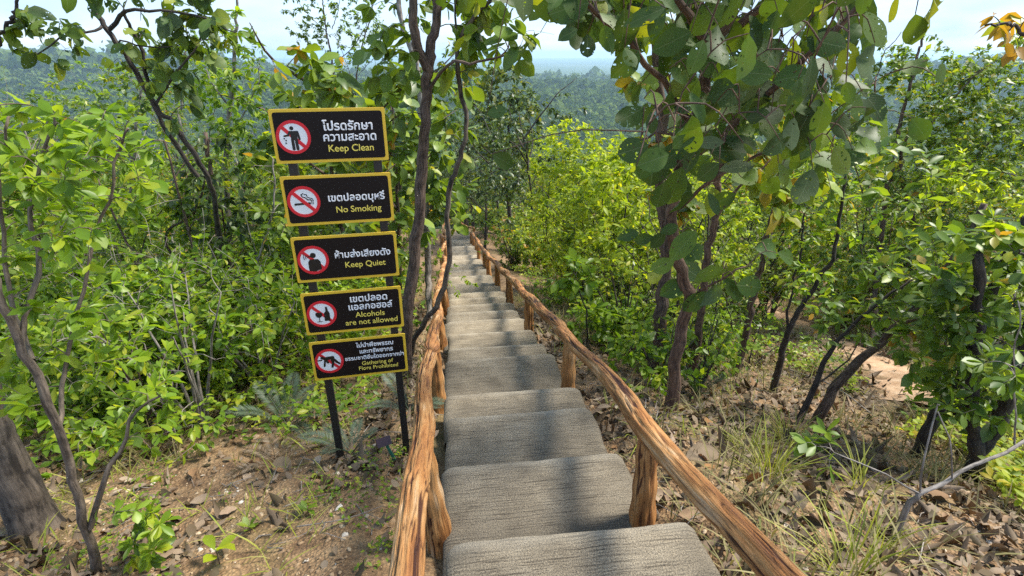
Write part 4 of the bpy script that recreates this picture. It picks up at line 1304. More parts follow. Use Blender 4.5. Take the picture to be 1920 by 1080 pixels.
# slim trees behind the sign, on the skyline
px_tree('feathery_tree', 'thin open tree with sparse small leaves standing out against the sky behind the sign', 'tree', 161,
        [([(640, 470, 0), (640, 300, 0), (632, 190, 0), (622, 110, 0), (612, 60, 0), (606, 10, 0), (600, -60, 0)], .05, .016),
         ([(613, 60, 0), (580, 30, 0), (550, -10, 0)], .016, .006), ([(622, 55, 0), (634, 20, 0), (640, -30, 0)], .016, .006), ([(625, 120, 0), (660, 90, 0), (690, 40, 0), (700, -20, 0)], .02, .008)],
        [('e', 150, 530, -60, 650, 90, -.5, .5), ('e', 90, 640, -40, 720, 130, -.5, .5), ('b', 24, 612, 110, 14, 20, 0, .1)], (11, .13), LF_SML, M_MIDLEAF, B_BROWN, droop=.1, tint=(.3, .2), rosette=.3, spread=.3, tw=.004)
px_tree('feathery_tree', 'small open-crowned tree left of the sign with grey twigs against the far ridge', 'tree', 162,
        [([(530, 420, 0), (532, 260, 0), (533, 170, 0), (531, 120, 0), (545, 80, 0), (565, 50, 0)], .035, .010), ([(532, 150, 0), (510, 120, 0), (480, 95, 0)], .012, .005)],
        [('e', 130, 455, 20, 600, 130, -.5, .5), ('e', 60, 520, 0, 570, 70, -.3, .3), ('e', 90, 480, 150, 600, 260, -.5, .5)], (11, .11), LF_SML, M_MIDLEAF, B_GREY, droop=.1, tint=(.45, .2), rosette=.3, tw=.003)
px_tree('feathery_tree', 'bare branching tree behind the top board with a bright green tuft on one limb', 'tree', 163,
        [([(664, 480, 0), (664, 300, 0), (665, 200, 0), (668, 150, 0), (680, 80, 0), (698, 20, 0), (700, -60, 0)], .035, .014),
         ([(664, 160, 0), (650, 120, 0), (632, 75, 0), (622, 65, 0)], .012, .005), ([(662, 170, 0), (644, 150, 0), (620, 120, 0)], .008, .004), ([(665, 150, 0), (690, 120, 0), (715, 100, 0)], .010, .005)],
        [('b', 34, 722, 92, 14, 18, 0, .12), ('e', 40, 640, 0, 760, 150, -.4, .4), ('e', 40, 590, 120, 700, 240, -.4, .4)], (11, .10), LF_SML, M_LIME, B_BROWN, droop=.1, tint=(.4, .2), rosette=.4, tw=.003)
px_tree('feathery_tree', 'tall airy tree with light green leaves between the arching branch and the sign', 'tree', 166,
        [([(440, 640, 0), (430, 450, 0), (425, 300, 0), (432, 180, 0), (440, 80, 0), (446, 0, 0)], .045, .014), ([(428, 260, 0), (470, 190, 0), (490, 120, 0)], .012, .005), ([(430, 200, 0), (390, 140, 0), (370, 80, 0)], .012, .005)],
        [('e', 110, 360, 20, 500, 260, -.7, .7), ('e', 80, 400, 180, 540, 340, -.6, .6)], (9, .085), LF_MED, M_LIME, B_GREY, droop=.2, tint=(.40, .22), rosette=.4, tw=.003)
px_tree('feathery_tree', 'thin tree with small pale leaves rising behind the bright sapling at far left', 'tree', 167,
        [([(250, 640, .6), (245, 450, .6), (250, 300, .6), (262, 200, .6), (270, 120, .6)], .04, .012), ([(250, 300, .6), (200, 230, .6), (180, 170, .6)], .012, .005)],
        [('e', 120, 150, 120, 340, 330, -.4, 1.0), ('e', 70, 20, 150, 180, 330, -.2, 1.0)], (9, .085), LF_SML, M_MIDLEAF, B_GREY, droop=.15, tint=(.5, .22), rosette=.3, tw=.003)
px_tree('brushy_tree', 'thin dark trunk with hanging twigs in the middle of the thicket left of the sign', 'tree', 164,
        [([(470, 672, 0), (450, 610, 0), (432, 560, 0), (418, 480, 0), (405, 400, 0), (395, 330, 0), (385, 250, 0)], .045, .02),
         ([(380, 640, -.1), (365, 590, 0), (335, 500, 0), (310, 440, 0), (360, 400, 0), (385, 340, 0)], .02, .012)],
        [('e', 90, 320, 250, 480, 460, -.5, .6), ('e', 30, 430, 380, 520, 500, -.3, .3)], (8, .095), LF_MED, M_DKLEAF, B_BROWN, droop=.35, tint=(.5, .25))
px_tree('brushy_tree', 'slim grey-stemmed sapling between the thicket and the sign posts', 'sapling', 165,
        [([(488, 690, 0), (484, 600, 0), (483, 490, 0), (505, 430, 0), (513, 380, 0), (512, 300, 0)], .016, .008), ([(483, 490, 0), (470, 440, 0), (455, 390, 0)], .008, .004)],
        [('e', 36, 440, 280, 560, 460, -.3, .4)], (8, .10), LF_MED, M_LARGE, B_GREY, droop=.3, tint=(.6, .2))

# ------------------------------------------------------------------ shrubs and forest trees, built once per kind, then copied
def proto_shrub(seed, H, W, n, per, size, tm, lm, bm, tint, stems=6, name='shrub', droop=.1, rosette=.4):
    p = Plant(seed, (0, 0, 0))
    R = p.r
    for k in range(stems):
        a = R.random()*6.28
        rad = W*.45*math.sqrt(R.random())
        p.main([(0, 0, -.1), (rad*.4*math.cos(a), rad*.4*math.sin(a), H*.35), (rad*math.cos(a), rad*math.sin(a), H*(.6+.3*R.random()))], .014*H**.5, .004, n=9, part='trunk', sides=5)
    cl = []
    for k in range(9):
        a = R.random()*6.28
        rr = W*.5*math.sqrt(R.random())
        cl.append((rr*math.cos(a), rr*math.sin(a), H*(.25+.7*R.random())))
    T = []
    for k in range(n):
        c = cl[R.integers(len(cl))]
        T.append((c[0]+R.normal()*W*.16, c[1]+R.normal()*W*.16, max(.06, c[2]+R.normal()*H*.14)))
    p.attract(T, r=.003, wig=.08)
    p.leaves(per, size, droop=droop, tint=tint, rosette=rosette, spread=.3)
    return p, tm, lm, bm
def proto_tree(seed, H, W, n, per, size, tm, lm, bm, tint, base=.35, lean=.08, droop=.25, rosette=.5, r0=None):
    p = Plant(seed, (0, 0, 0))
    R = p.r
    top = np.array([R.normal()*lean*H, R.normal()*lean*H, H*.92])
    mid = top*.5+R.normal(size=3)*[.05*H, .05*H, 0]
    r0 = r0 or .016*H
    p.main([(0, 0, -.3), mid*.5, mid, top], r0, .012, n=22, part='trunk', sides=8)
    nd = list(p.nodes)
    for k in range(7):
        i = int(len(nd)*(base+.55*R.random()))
        a = R.random()*6.28
        L = W*(.35+.3*R.random())
        q = nd[min(i, len(nd)-1)]
        e = q+np.array([L*math.cos(a), L*math.sin(a), L*(.5+.7*R.random())])
        p.main([q, (q+e)/2+R.normal(size=3)*.08*L, e], r0*.4, .006, n=9, part='branch', sides=5)
    cl = []
    for k in range(16):
        a = R.random()*6.28
        z = base+(1-base)*R.random()
        rr = W*.5*math.sqrt(R.random())*(1.15-.55*abs(z-.6)/.5)
        cl.append((top[0]*z+rr*math.cos(a), top[1]*z+rr*math.sin(a), H*z))
    T = []
    for k in range(n):
        c = cl[R.integers(len(cl))]
        T.append((c[0]+R.normal()*W*.10, c[1]+R.normal()*W*.10, c[2]+R.normal()*H*.055))
    p.attract(T, r=.005, wig=.07)
    p.leaves(per, size, droop=droop, tint=tint, rosette=rosette, spread=.35)
    return p, tm, lm, bm
def plant_out(name, label, cat, group, proto, spots):
    """spots: (x, y, turn, size); the first stands as built, the others are copies sharing its meshes"""
    p, tm, lm, bm = proto
    root = None
    for k, (x, y, a, s) in enumerate(spots):
        if root is None:
            if getattr(p, 'P', None) is not None and len(p.P) == 0: p.P = None
            root = p.emit(name, label, cat, tm, lm, bm, group, split=False)
            o = root
        else:
            o = copy_tree(root)
        o.location = (x, y, gz(x, y)-.03)
        o.rotation_euler = (0, 0, a)
        o.scale = (s, s, s)
def scatter(R, n, x0, x1, y0, y1, clear=1.5, s=(.8, 1.25), sep=.5, keep=None):
    out = []
    tries = 0
    while len(out) < n and tries < 6000:
        tries += 1
        x, y = x0+(x1-x0)*R.random(), y0+(y1-y0)*R.random()
        if y < 27 and abs(x-float(xpath(y))) < clear: continue
        if keep is not None and not keep(x, y): continue
        if any((x-a)**2+(y-b)**2 < sep*sep for a, b, _, _ in out): continue
        out.append((x, y, R.random()*6.28, s[0]+(s[1]-s[0])*R.random()))
    return out
RS = np.random.default_rng(77)
def in_view(x, y):
    return abs(x) < y*1.15+1.5
def clear_of_trail(x, y):
    return in_view(x, y) and not (.42*y < x < .98*y and y < 9.5)
# left thicket
lk = lambda x, y: in_view(x, y) and x < float(xpath(y))-1.6 and not (y < 4.3 and x > -2.5)
plant_out('shrub', 'fine-leaved green shrub in the thicket left of the sign', 'shrub', 'fine-leaved shrubs in the left thicket',
          proto_shrub(201, 1.5, 1.7, 230, 16, .07, LF_SML, M_LIME, B_BROWN, (.45, .25)), scatter(RS, 26, -11, -1.6, 3.6, 11, 1.5, (.75, 1.2), .8, lk))
plant_out('shrub', 'bright round-leaved shrub in the thicket left of the steps', 'shrub', 'round-leaved shrubs in the left thicket',
          proto_shrub(202, 1.3, 1.5, 130, 10, .085, LF_OBO, M_LIME, B_GREY, (.5, .25), rosette=.6), scatter(RS, 18, -8, -1.8, 3.6, 8.5, 1.5, (.7, 1.15), .8, lk))
plant_out('shrub', 'tall long-leaved shrub in the thicket left of the steps', 'shrub', 'long-leaved shrubs in the left thicket',
          proto_shrub(203, 2.6, 1.9, 170, 9, .10, LF_MED, M_MIDLEAF, B_DARK, (.6, .25), droop=.3), scatter(RS, 14, -14, -2.6, 6, 15, 1.7, (.8, 1.15), 1.2, lk))
# right side beyond the railing
rk = lambda x, y: in_view(x, y) and x > float(xpath(y))+1.3 and not (2.6 < x < 5.6 and y < 9.5) and not (y < 4.5)
plant_out('shrub', 'lime-leaved bush on the slope right of the steps', 'shrub', 'lime bushes right of the steps',
          proto_shrub(204, 1.9, 1.8, 210, 14, .06, LF_SML, M_YEL, B_DARK, (.45, .25)), scatter(RS, 16, .2, 12, 8, 20, 1.6, (.8, 1.2), 1.1, rk))
plant_out('shrub', 'green shrub beyond the sandy trail on the right', 'shrub', 'green shrubs beyond the sandy trail',
          proto_shrub(205, 2.0, 2.0, 190, 12, .08, LF_MED, M_MIDLEAF, B_BROWN, (.5, .25)), scatter(RS, 30, 4.8, 15, 5, 18, 1.6, (.8, 1.4), 1.0, lambda x, y: in_view(x, y) and x > 4.9+.25*max(0, 8-y)))
plant_out('sapling', 'tall thin lime-leaved sapling in the thicket left of the steps', 'sapling', 'tall lime saplings in the left thicket',
          proto_tree(206, 3.4, 1.5, 150, 10, .085, LF_OBO, M_LIME, B_BROWN, (.45, .25), .25, droop=.1, rosette=.6, r0=.022), scatter(RS, 16, -9, -2.2, 4.6, 11, 1.6, (.75, 1.05), .9, lambda x, y: lk(x, y) and not (-2.4 < x < -1.2 and y < 6)))
plant_out('sapling', 'tall thin feathery sapling in the left thicket near the skyline', 'sapling', 'tall feathery saplings in the left thicket',
          proto_tree(207, 4.2, 1.8, 170, 12, .065, LF_THN, M_MIDLEAF, B_GREY, (.55, .25), .30, droop=.1, rosette=.3, r0=.026), scatter(RS, 12, -11, -2.8, 6.5, 13, 1.6, (.75, 1.0), 1.2, lk))
plant_out('bare_shrub', 'leafless grey shrub of tangled twigs in the thicket', 'shrub', 'leafless grey shrubs in the thickets',
          proto_shrub(208, 1.9, 1.6, 120, 0, .05, LF_SML, M_MIDLEAF, B_GREY, (.5, .2), stems=7), scatter(RS, 15, -8, -2, 3.6, 9, 1.6, (.7, 1.1), .9, lk)+scatter(RS, 14, 1.6, 8, 4.0, 10, 1.6, (.6, 1.1), .8, clear_of_trail))
plant_out('sapling', 'tall bushy green sapling on the slope right of the sandy trail', 'sapling', 'tall green saplings right of the trail',
          proto_tree(209, 3.8, 2.4, 240, 13, .08, LF_SML, M_MIDLEAF, B_DARK, (.55, .25), .18, droop=.1, rosette=.3, r0=.03), scatter(RS, 18, 3.6, 14, 6.5, 15, 1.6, (.75, 1.1), 1.3, lambda x, y: in_view(x, y) and x > 4.3+.3*max(0, 9-y)))
plant_out('sapling', 'thin-stemmed sapling with yellow-green leaves behind the large-leaved tree', 'sapling', 'yellow-green saplings behind the large-leaved tree',
          proto_tree(210, 3.0, 1.6, 150, 11, .085, LF_MED, M_YEL, B_DARK, (.35, .25), .30, droop=.2, rosette=.4, r0=.02), scatter(RS, 16, 1.0, 5.5, 5.2, 11, 1.9, (.75, 1.1), .8, clear_of_trail))
plant_out('shrub', 'knee-high green shrub on the slope between the right railing and the sandy trail', 'shrub', 'knee-high shrubs right of the railing',
          proto_shrub(216, .75, .9, 90, 9, .075, LF_MED, M_LIME, B_DARK, (.45, .25), rosette=.5), scatter(RS, 22, .6, 5, 4.2, 10, 1.5, (.6, 1.2), .55, clear_of_trail))
plant_out('shrub', 'rounded bush close to the right railing near the far landing', 'shrub', 'bushes right of the far steps',
          proto_shrub(217, 1.5, 1.7, 170, 11, .10, LF_MED, M_MIDLEAF, B_DARK, (.55, .25)), scatter(RS, 30, -3.5, 6, 11, 28, 1.25, (.7, 1.2), .9, lambda x, y: x > float(xpath(y))+1.25))
plant_out('bare_shrub', 'tangle of thin black leafless stems on the slope right of the railing', 'shrub', 'black leafless tangles right of the railing',
          proto_shrub(218, 1.5, 1.5, 110, 1, .06, LF_MED, M_MIDLEAF, B_DARK, (.5, .2), stems=8), scatter(RS, 16, 1.4, 5.5, 3.8, 8.5, 1.7, (.6, 1.15), .6, clear_of_trail))
plant_out('shrub', 'low leafy shrub overhanging the leaf litter left of the sign', 'shrub', 'low shrubs at the front of the left thicket',
          proto_shrub(219, .8, 1.1, 95, 8, .075, LF_OBO, M_LIME, B_GREY, (.4, .25), rosette=.6), [(gpx(u, v)[0], gpx(u, v)[1], a, sc) for u, v, a, sc in ((250, 770, 0, .8), (400, 725, 2, .9), (320, 700, 4, 1.0), (130, 800, 3, .8), (190, 730, 5, 1.0))])
# trees along and beyond the flight
plant_out('forest_tree', 'slim tree with large drooping leaves growing left of the steps', 'tree', 'large-leaved trees left of the steps',
          proto_tree(211, 4.6, 2.3, 150, 6, .20, LF_BIG, M_LARGE, B_BROWN, (.5, .25), .40, droop=.5), [(-1.95, 7.2, .4, .9), (-2.1, 9.0, 2.2, .95), (-2.75, 11.0, 4.0, 1.0), (-3.1, 13.6, 5.1, 1.05), (-3.9, 17, 1.1, 1.1), (-4.9, 20.5, 3.0, 1.2)])
plant_out('forest_tree', 'slim dark-leaved tree in the woods around the lower end of the steps', 'tree', 'dark-leaved trees beyond the steps',
          proto_tree(212, 5.6, 2.8, 210, 8, .15, LF_MED, M_DKLEAF, B_DARK, (.55, .25), .38, droop=.45, r0=.075),
          [(.35, 15.5, 0, .92), (-1.1, 20.5, 1.9, .95), (-.6, 25.5, 2.9, .95), (-2.6, 28, .8, 1.0), (-4.4, 27.5, 4.2, 1.0), (-5.6, 24, 5.5, 1.05)]+scatter(RS, 26, -18, 16, 27, 40, 1.5, (.8, 1.1), 2.2, lambda x, y: not (.2*y-4 < x < .2*y+1)))
plant_out('forest_tree', 'light green bushy tree on the slope beyond the steps', 'tree', 'light green trees on the slope below',
          proto_tree(213, 4.6, 3.2, 230, 12, .11, LF_SML, M_MIDLEAF, B_BROWN, (.6, .25), .22, droop=.2, r0=.06), scatter(RS, 34, -24, 24, 19, 40, 2.2, (.7, 1.0), 2.0, in_view))
plant_out('forest_tree', 'small grey-green tree far down the slope', 'tree', 'small trees far down the slope',
          proto_tree(214, 5.0, 3.6, 200, 12, .14, LF_SML, M_FAR, B_GREY, (.6, .25), .25, droop=.2, r0=.06), scatter(RS, 60, -48, 48, 36, 66, 2.2, (.8, 1.15), 2.6, in_view))
plant_out('feathery_tree', 'tall thin feathery tree on the left slope', 'tree', 'feathery trees on the left slope',
          proto_tree(215, 5.0, 2.4, 160, 10, .07, LF_THN, M_MIDLEAF, B_BROWN, (.45, .2), .40, droop=.1, rosette=.3, r0=.05), [(-5.0, 13.5, 0, .9), (-8.5, 15, 2, .95), (-11, 13, 4, .85), (-14, 16, 1, .9)])

# ------------------------------------------------------------------ distant forest: one canopy nobody could count
def distant_forest():
    R = np.random.default_rng(9)
    C, S = [], []
    d = 58.0
    while d < 2100:
        sp = max(4.6, d*.0100)
        n = int(d*1.9/sp)
        a = (np.arange(n)+.5)/n*1.9-.95+R.normal(size=n)*.3*sp/d
        dd = d+R.normal(size=n)*.4*sp
        C.append(np.stack([dd*np.sin(a), dd*np.cos(a)], -1)); S.append(np.full(n, sp)*np.exp(.32*R.normal(size=n)))
        d += sp*.9
    C, S = np.concatenate(C), np.concatenate(S)
    gapn = fbm(C[:, 0]/160, C[:, 1]/160, 0, 3, 71)
    ok = gapn > -.75
    C, S = C[ok], S[ok]
    M = len(C)
    Z = ground_z(C[:, 0], C[:, 1])
    k = 24
    u = R.normal(size=(M, k, 3))
    u = norm(u)
    u[..., 2] = np.abs(u[..., 2])*.9-.15
    rad = .62*S[:, None]*(1+.22*R.normal(size=(M, k)))
    ctr = np.stack([C[:, 0], C[:, 1], Z+S*.55], -1)
    P = ctr[:, None]+u*rad[..., None]*np.array([1, 1, 1.05])
    nn = norm(u+R.normal(size=(M, k, 3))*.3)
    t1 = norm(np.cross(nn, R.normal(size=(M, k, 3))))
    t2 = np.cross(nn, t1)
    q = (.21*S)[:, None, None]*(1+.3*R.normal(size=(M, k, 1)))
    V = np.stack([P-t1*q, P-t2*q*.8, P+t1*q, P+t2*q*.8], 2).reshape(-1, 3)
    Q = np.arange(M*k*4).reshape(-1, 4)
    me = mesh_np('distant_forest', V, Q, None, False)
    tint = np.clip(.42+.22*fbm(C[:, 0]/90, C[:, 1]/90, 0, 3, 77)[:, None]+.17*R.normal(size=(M, 1))+.05*R.normal(size=(M, k)), 0, 1)
    attr(me, 'tint', np.repeat(tint.ravel(), 4))
    tag(obj('distant_forest', me, M_FAR), 'green forest canopy covering the valley and the far ridges', None, None, 'stuff')
    print('distant crowns', M)
distant_forest()

# ------------------------------------------------------------------ ground litter, pebbles, grass
def litter():
    R = np.random.default_rng(15)
    def field(n, x0, x1, y0, y1, dens):
        X, Y = x0+(x1-x0)*R.random(n), y0+(y1-y0)*R.random(n)
        off = X-xpath(Y)
        k = (np.abs(off) > .66) & (dens(X, Y, off) > R.random(n)) & (off_trail(X, Y) | (R.random(n) < .22))
        return X[k], Y[k]
    def d(X, Y, off):
        a = np.clip(.5+.9*fbm(X*1.1, Y*1.1, 0, 3, 81), 0, 1)
        bare = ((off < 0) & (off > -1.9) & (Y < 2.6))
        return np.where(bare, .10, np.where(off > 0, .40+.6*a, .15+.75*a))
    X, Y = field(52000, -6, 7, .6, 11, d)
    def leafy(name, label, X, Y, tm, smin, smax, tilt, lift, bv):
        n = len(X)
        Z = ground_z(X, Y)+.008+lift*R.random(n)**2
        ang = R.random(n)*6.28
        A = np.stack([np.cos(ang), np.sin(ang), tilt*R.normal(size=n)], -1)
        Nn = np.stack([1.5*tilt*R.normal(size=n), 1.5*tilt*R.normal(size=n), np.ones(n)], -1)
        Nn[R.random(n) < .35] *= -1
        S = smin+(smax-smin)*R.random(n)**1.7
        T = np.clip(.42+.10*fbm(X*1.5, Y*1.5, 0, 2, 88)+.27*R.normal(size=n), 0, 1)
        me = leaves_mesh(name, tm, np.stack([X, Y, Z], -1)-A*S[:, None]*.5, A, Nn, S, T, bv)
        tag(obj(name, me, M_LITTER), label, None, None, 'stuff')
    leafy('leaf_litter', 'brown and grey dry leaves carpeting the ground beside the steps', X, Y, LF_DRY, .025, .11, .14, .03, 1.1)
    X, Y = field(14000, -5, 6, .6, 8, d)
    leafy('leaf_litter', 'curled brown dry leaves lying loose on top of the leaf carpet', X, Y, leaf_template(7, .5, .5, 1.15, .55, .7, .2), .05, .13, .35, .045, 1.0)
    # twigs
    X, Y = field(2600, -4.5, 5.5, .7, 7, lambda X, Y, off: .6+0*X)
    tb = []
    for x, y in zip(X, Y):
        a, l = R.random()*6.28, .06+.25*R.random()**2
        e = np.array([math.cos(a), math.sin(a), 0])*l
        q = np.array([x, y, gz(x, y)+.012+.02*R.random()])
        m = q+e*.5+R.normal(size=3)*[.02, .02, .006]
        f = q+e
        f[2] = gz(f[0], f[1])+.012+.03*R.random()
        tb.append((np.array([q, m, f]), np.array([.003, .0026, .0015])*(.6+.9*R.random()), 4))
    tag(obj('twigs', tubes_mesh('twigs', tb), B_GREY), 'thin dry twigs strewn over the leaf litter', None, None, 'stuff')
    # pebbles
    X, Y = field(46000, -4.5, 5.5, .6, 7.5, lambda X, Y, off: np.clip(.45+.7*fbm(X*1.6, Y*1.6, 0, 3, 85), .08, 1)*np.clip(1.3-Y/8, .2, 1))
    n = len(X)
    th = np.arange(6)*math.pi/3
    base = np.vstack([np.stack([np.cos(th), np.sin(th), 0*th-.2], -1), np.stack([.55*np.cos(th+.4), .55*np.sin(th+.4), 0*th+.5], -1)])
    s = (.004+.013*R.random(n)**3)
    V = base[None]*(s[:, None, None]*(1+.3*R.normal(size=(n, 12, 1))))*np.array([1, 1, .9])
    ca, sa = np.cos(R.random(n)*6.28)[:, None], np.sin(R.random(n)*6.28)[:, None]
    V = np.stack([V[..., 0]*1.25*ca-V[..., 1]*sa, V[..., 0]*1.25*sa+V[..., 1]*ca, V[..., 2]], -1)
    V = V+np.stack([X, Y, ground_z(X, Y)+.004], -1)[:, None]
    k = np.arange(6)
    q = np.stack([k, (k+1) % 6, 6+(k+1) % 6, 6+k], -1)
    q = np.vstack([q, [[6, 7, 8, 9], [6, 9, 10, 11]]])
    me = mesh_np('gravel', V.reshape(-1, 3), (q[None]+(np.arange(n)*12)[:, None, None]).reshape(-1, 4), None, True)
    attr(me, 'tint', np.repeat(np.clip(.45+.25*R.normal(size=n), 0, 1), 12))
    tag(obj('gravel', me, M_PEB), 'tan gravel and pebbles scattered over the soil', None, None, 'stuff')
litter()

def blades(R, n, rad, h, lean=.5):
    """grass blades as narrow leaves from one clump"""
    a = R.random(n)*6.28
    rr = rad*np.sqrt(R.random(n))
    P = np.stack([rr*np.cos(a), rr*np.sin(a), 0*a-.01], -1)
    b = a+R.normal(size=n)*.6
    l = np.abs(R.normal(size=n))*lean
    A = np.stack([np.cos(b)*l, np.sin(b)*l, np.ones(n)], -1)
    Nn = np.stack([-np.cos(b), -np.sin(b), .4+0*b], -1)
    return P, A, Nn, h*(.5+.6*R.random(n))
LF_BLADE = leaf_template(5, .022, .35, .3, .45, .6)
LF_BLADE2 = leaf_template(4, .035, .35, .3, .5, .6)
def grass_tufts():
    R = np.random.default_rng(23)
    big = [(1585, 1078, .40, 60, M_GRASS), (1650, 1030, .40, 26, M_GRASS), (1400, 850, .32, 60, M_GRASS), (1440, 900, .42, 70, M_GRASS), (1330, 960, .3, 40, M_DRYGR), (1480, 830, .35, 70, M_GRASS), (1620, 920, .4, 40, M_GRASS), (735, 695, .26, 60, M_DRYGR), (690, 735, .2, 50, M_GRASS)]
    lab = ['large yellow-green grass tuft in the lower right corner beside the railing', 'loose grass tuft right of the large corner tuft', 'upright grass tuft just behind the right railing', 'tall thin grass tuft on the leaf litter behind the right railing', 'dry sparse grass tuft below the right railing', 'green grass tuft uphill of the leaning black trunk', 'wispy grass tuft below the bare forked twig', 'yellowed grass tuft behind the right sign post', 'short green grass tuft between the two sign posts']
    for k, (u, v, h, n, m) in enumerate(big):
        g = gpx(u, v)
        r = thing('grass_tuft', lab[k], 'grass tuft', g)
        P, A, Nn, S = blades(R, n, .09, h*.8)
        obj('grass_blades', leaves_mesh('grass_blades', LF_BLADE, P, A, Nn, S, np.clip(.5+.25*R.normal(size=len(P)), 0, 1), .8), m, r)
    # general thin grass
    def stuff(name, label, n, cond, h, m, tm, seed, box=(-7, 9, 1.2, 12), per=7):
        R = np.random.default_rng(seed)
        X, Y = box[0]+(box[1]-box[0])*R.random(n), box[2]+(box[3]-box[2])*R.random(n)
        off = X-xpath(Y)
        k = off_trail(X, Y) & (np.abs(off) > .72) & cond(X, Y, off, R.random(n))
        X, Y = np.repeat(X[k], per), np.repeat(Y[k], per)
        X, Y = X+.04*R.normal(size=len(X)), Y+.04*R.normal(size=len(Y))
        P, A, Nn, S = blades(R, len(X), .02, h, .8)
        P = P+np.stack([X, Y, ground_z(X, Y)], -1)
        me = leaves_mesh(name, tm, P, A, Nn, S, np.clip(.5+.28*R.normal(size=len(P)), 0, 1), .8)
        tag(obj(name, me, m), label, None, None, 'stuff')
    stuff('grass', 'thin yellowing grass growing through the leaf litter', 7500, lambda X, Y, o, r: (fbm(X*.8, Y*.8, 0, 3, 91)*.9+.30+np.where((o > 1.3) & (Y > 2.8), .35, 0)-np.where(o < 0, np.where(Y < 3, .55, .1), np.where(o < 1.0, .5, 0)) > r), .26, M_DRYGR, LF_BLADE2, 31)
    stuff('green_grass', 'green grass at the edges of the steps and under the shrubs', 3000, lambda X, Y, o, r: (fbm(X*.9+9, Y*.9, 0, 3, 95)*.9+.16-np.where((o < 0) & (Y < 2.8), .25, 0) > r), .2, M_GRASS, LF_BLADE2, 32)
grass_tufts()

def ground_cover():
    R = np.random.default_rng(41)
    def patch(name, label, n, cond, size, m, tm, box, hgt):
        X, Y = box[0]+(box[1]-box[0])*R.random(n), box[2]+(box[3]-box[2])*R.random(n)
        off = X-xpath(Y)
        k = off_trail(X, Y, .7) & (np.abs(off) > .8) & cond(X, Y, off, R.random(n))
        X, Y = X[k], Y[k]
        per = 6
        h = hgt*R.random(len(X))
        Z = ground_z(X, Y)+h+.02
        n2 = len(X)
        P = np.repeat(np.stack([X, Y, Z], -1), per, 0)+R.normal(size=(n2*per, 3))*[.03, .03, .015]
        a = np.tile(np.arange(per)*2.4, n2)+np.repeat(R.random(n2)*6.28, per)
        A = np.stack([np.cos(a), np.sin(a), .15+.3*R.normal(size=n2*per)], -1)
        Nn = np.stack([.3*R.normal(size=n2*per), .3*R.normal(size=n2*per), np.ones(n2*per)], -1)
        T = np.clip(np.repeat(.5+.25*R.normal(size=n2), per)+.15*R.normal(size=n2*per), 0, 1)
        me = leaves_mesh(name, tm, P, A, Nn, size*(.6+.7*R.random(n2*per)), T)
        tag(obj(name, me, m), label, None, None, 'stuff')
    patch('ground_cover', 'low yellow-green ground cover at the far right', 2600, lambda X, Y, o, r: (X > 3.0+.1*Y) & (fbm(X*.9, Y*.9, 0, 2, 3) > -.5), .075, M_YEL, LF_OBO, (2.8, 7.5, 2.4, 6.0), .22)
    patch('undergrowth', 'dense low undergrowth beneath the thicket on the left', 6500, lambda X, Y, o, r: (o < -1.2) & (Y > 3.2) & (fbm(X*.7, Y*.7, 0, 2, 7) > -.35), .07, M_LIME, LF_OBO, (-12, -1, 3.0, 12), .35)
    patch('undergrowth', 'low undergrowth on the slope right of the steps', 5000, lambda X, Y, o, r: (o > 1.2) & (Y > 5.0) & (fbm(X*.8, Y*.8, 0, 2, 11) > -.05) & ~((X > 90)), .07, M_LIME, LF_OBO, (0, 12, 5.0, 16), .3)
    patch('undergrowth', 'small-leaved weeds along the left edge of the nearest steps', 900, lambda X, Y, o, r: (o < -.6) & (fbm(X*2, Y*2, 0, 2, 13) > .15), .03, M_LIME, LF_SML, (-2.6, .0, .9, 3.6), .06)
ground_cover()

def fronds():
    R = np.random.default_rng(51)
    spec = [(540, 800, 7, .55, M_FROND, 'grey-green cycad with upright feathery fronds left of the sign posts'),
            (660, 850, 6, .36, M_FROND, 'grey-green cycad spreading low fronds between the sign posts'),
            (768, 772, 5, .50, M_FROND, 'dark cycad with upright fronds behind the plant label'),
            (415, 760, 4, .40, M_FROND, 'small cycad with bluish fronds in the leaf litter left of the sign'),
            (1310, 745, 5, .36, M_FROND, 'thin grey-green fern clump at the foot of the crooked tree'),
            (520, 868, 6, .34, M_LITTER, 'withered brown fern fronds lying on the ground left of the sign post')]
    for u, v, n, L, m, label in spec:
        g = gpx(u, v)
        root = thing('cycad' if m is M_FROND else 'dead_fern', label, 'fern' if m is not M_FROND else 'cycad', g)
        for k in range(n):
            a = 6.28*k/n+R.normal()*.3
            el = (.25+.75*R.random()) if m is M_FROND else .08+.1*R.random()
            l = L*(.75+.4*R.random())
            e = np.array([math.cos(a)*math.cos(el), math.sin(a)*math.cos(el), math.sin(el)])*l
            P = smooth_path([np.zeros(3), e*.5+UP*.10*l, e-UP*.05*l], 16)
            T = norm(np.gradient(P, axis=0))
            LP, LA, LN, LS = [], [], [], []
            for i in np.linspace(2, 15, 44):
                j = int(i); f = i-j
                q = P[j] if j >= 15 else P[j]*(1-f)+P[j+1]*f
                sd = norm(np.cross(T[j], UP))
                up = np.cross(sd, T[j])
                w = l*.20*math.sin(math.pi*min(.97, .12+.86*(i-2)/13))**.7
                for s in (-1, 1):
                    LP.append(q); LA.append(sd*s+T[j]*.55+up*.25); LN.append(up+.15*R.normal(size=3)); LS.append(w)
            fr = tubes_mesh('frond', [(P, np.linspace(.005, .0015, 16), 4)])
            fo = obj('frond', fr, m, root)
            attr(fr, 'tint', np.full(len(fr.vertices), .4))
            obj('leaflets', leaves_mesh('leaflets', leaf_template(2, .10, .4, .2, .1, .7), LP, LA, LN, LS, np.clip(.45+.2*R.normal(size=len(LP)), 0, 1)), m, fo)
fronds()

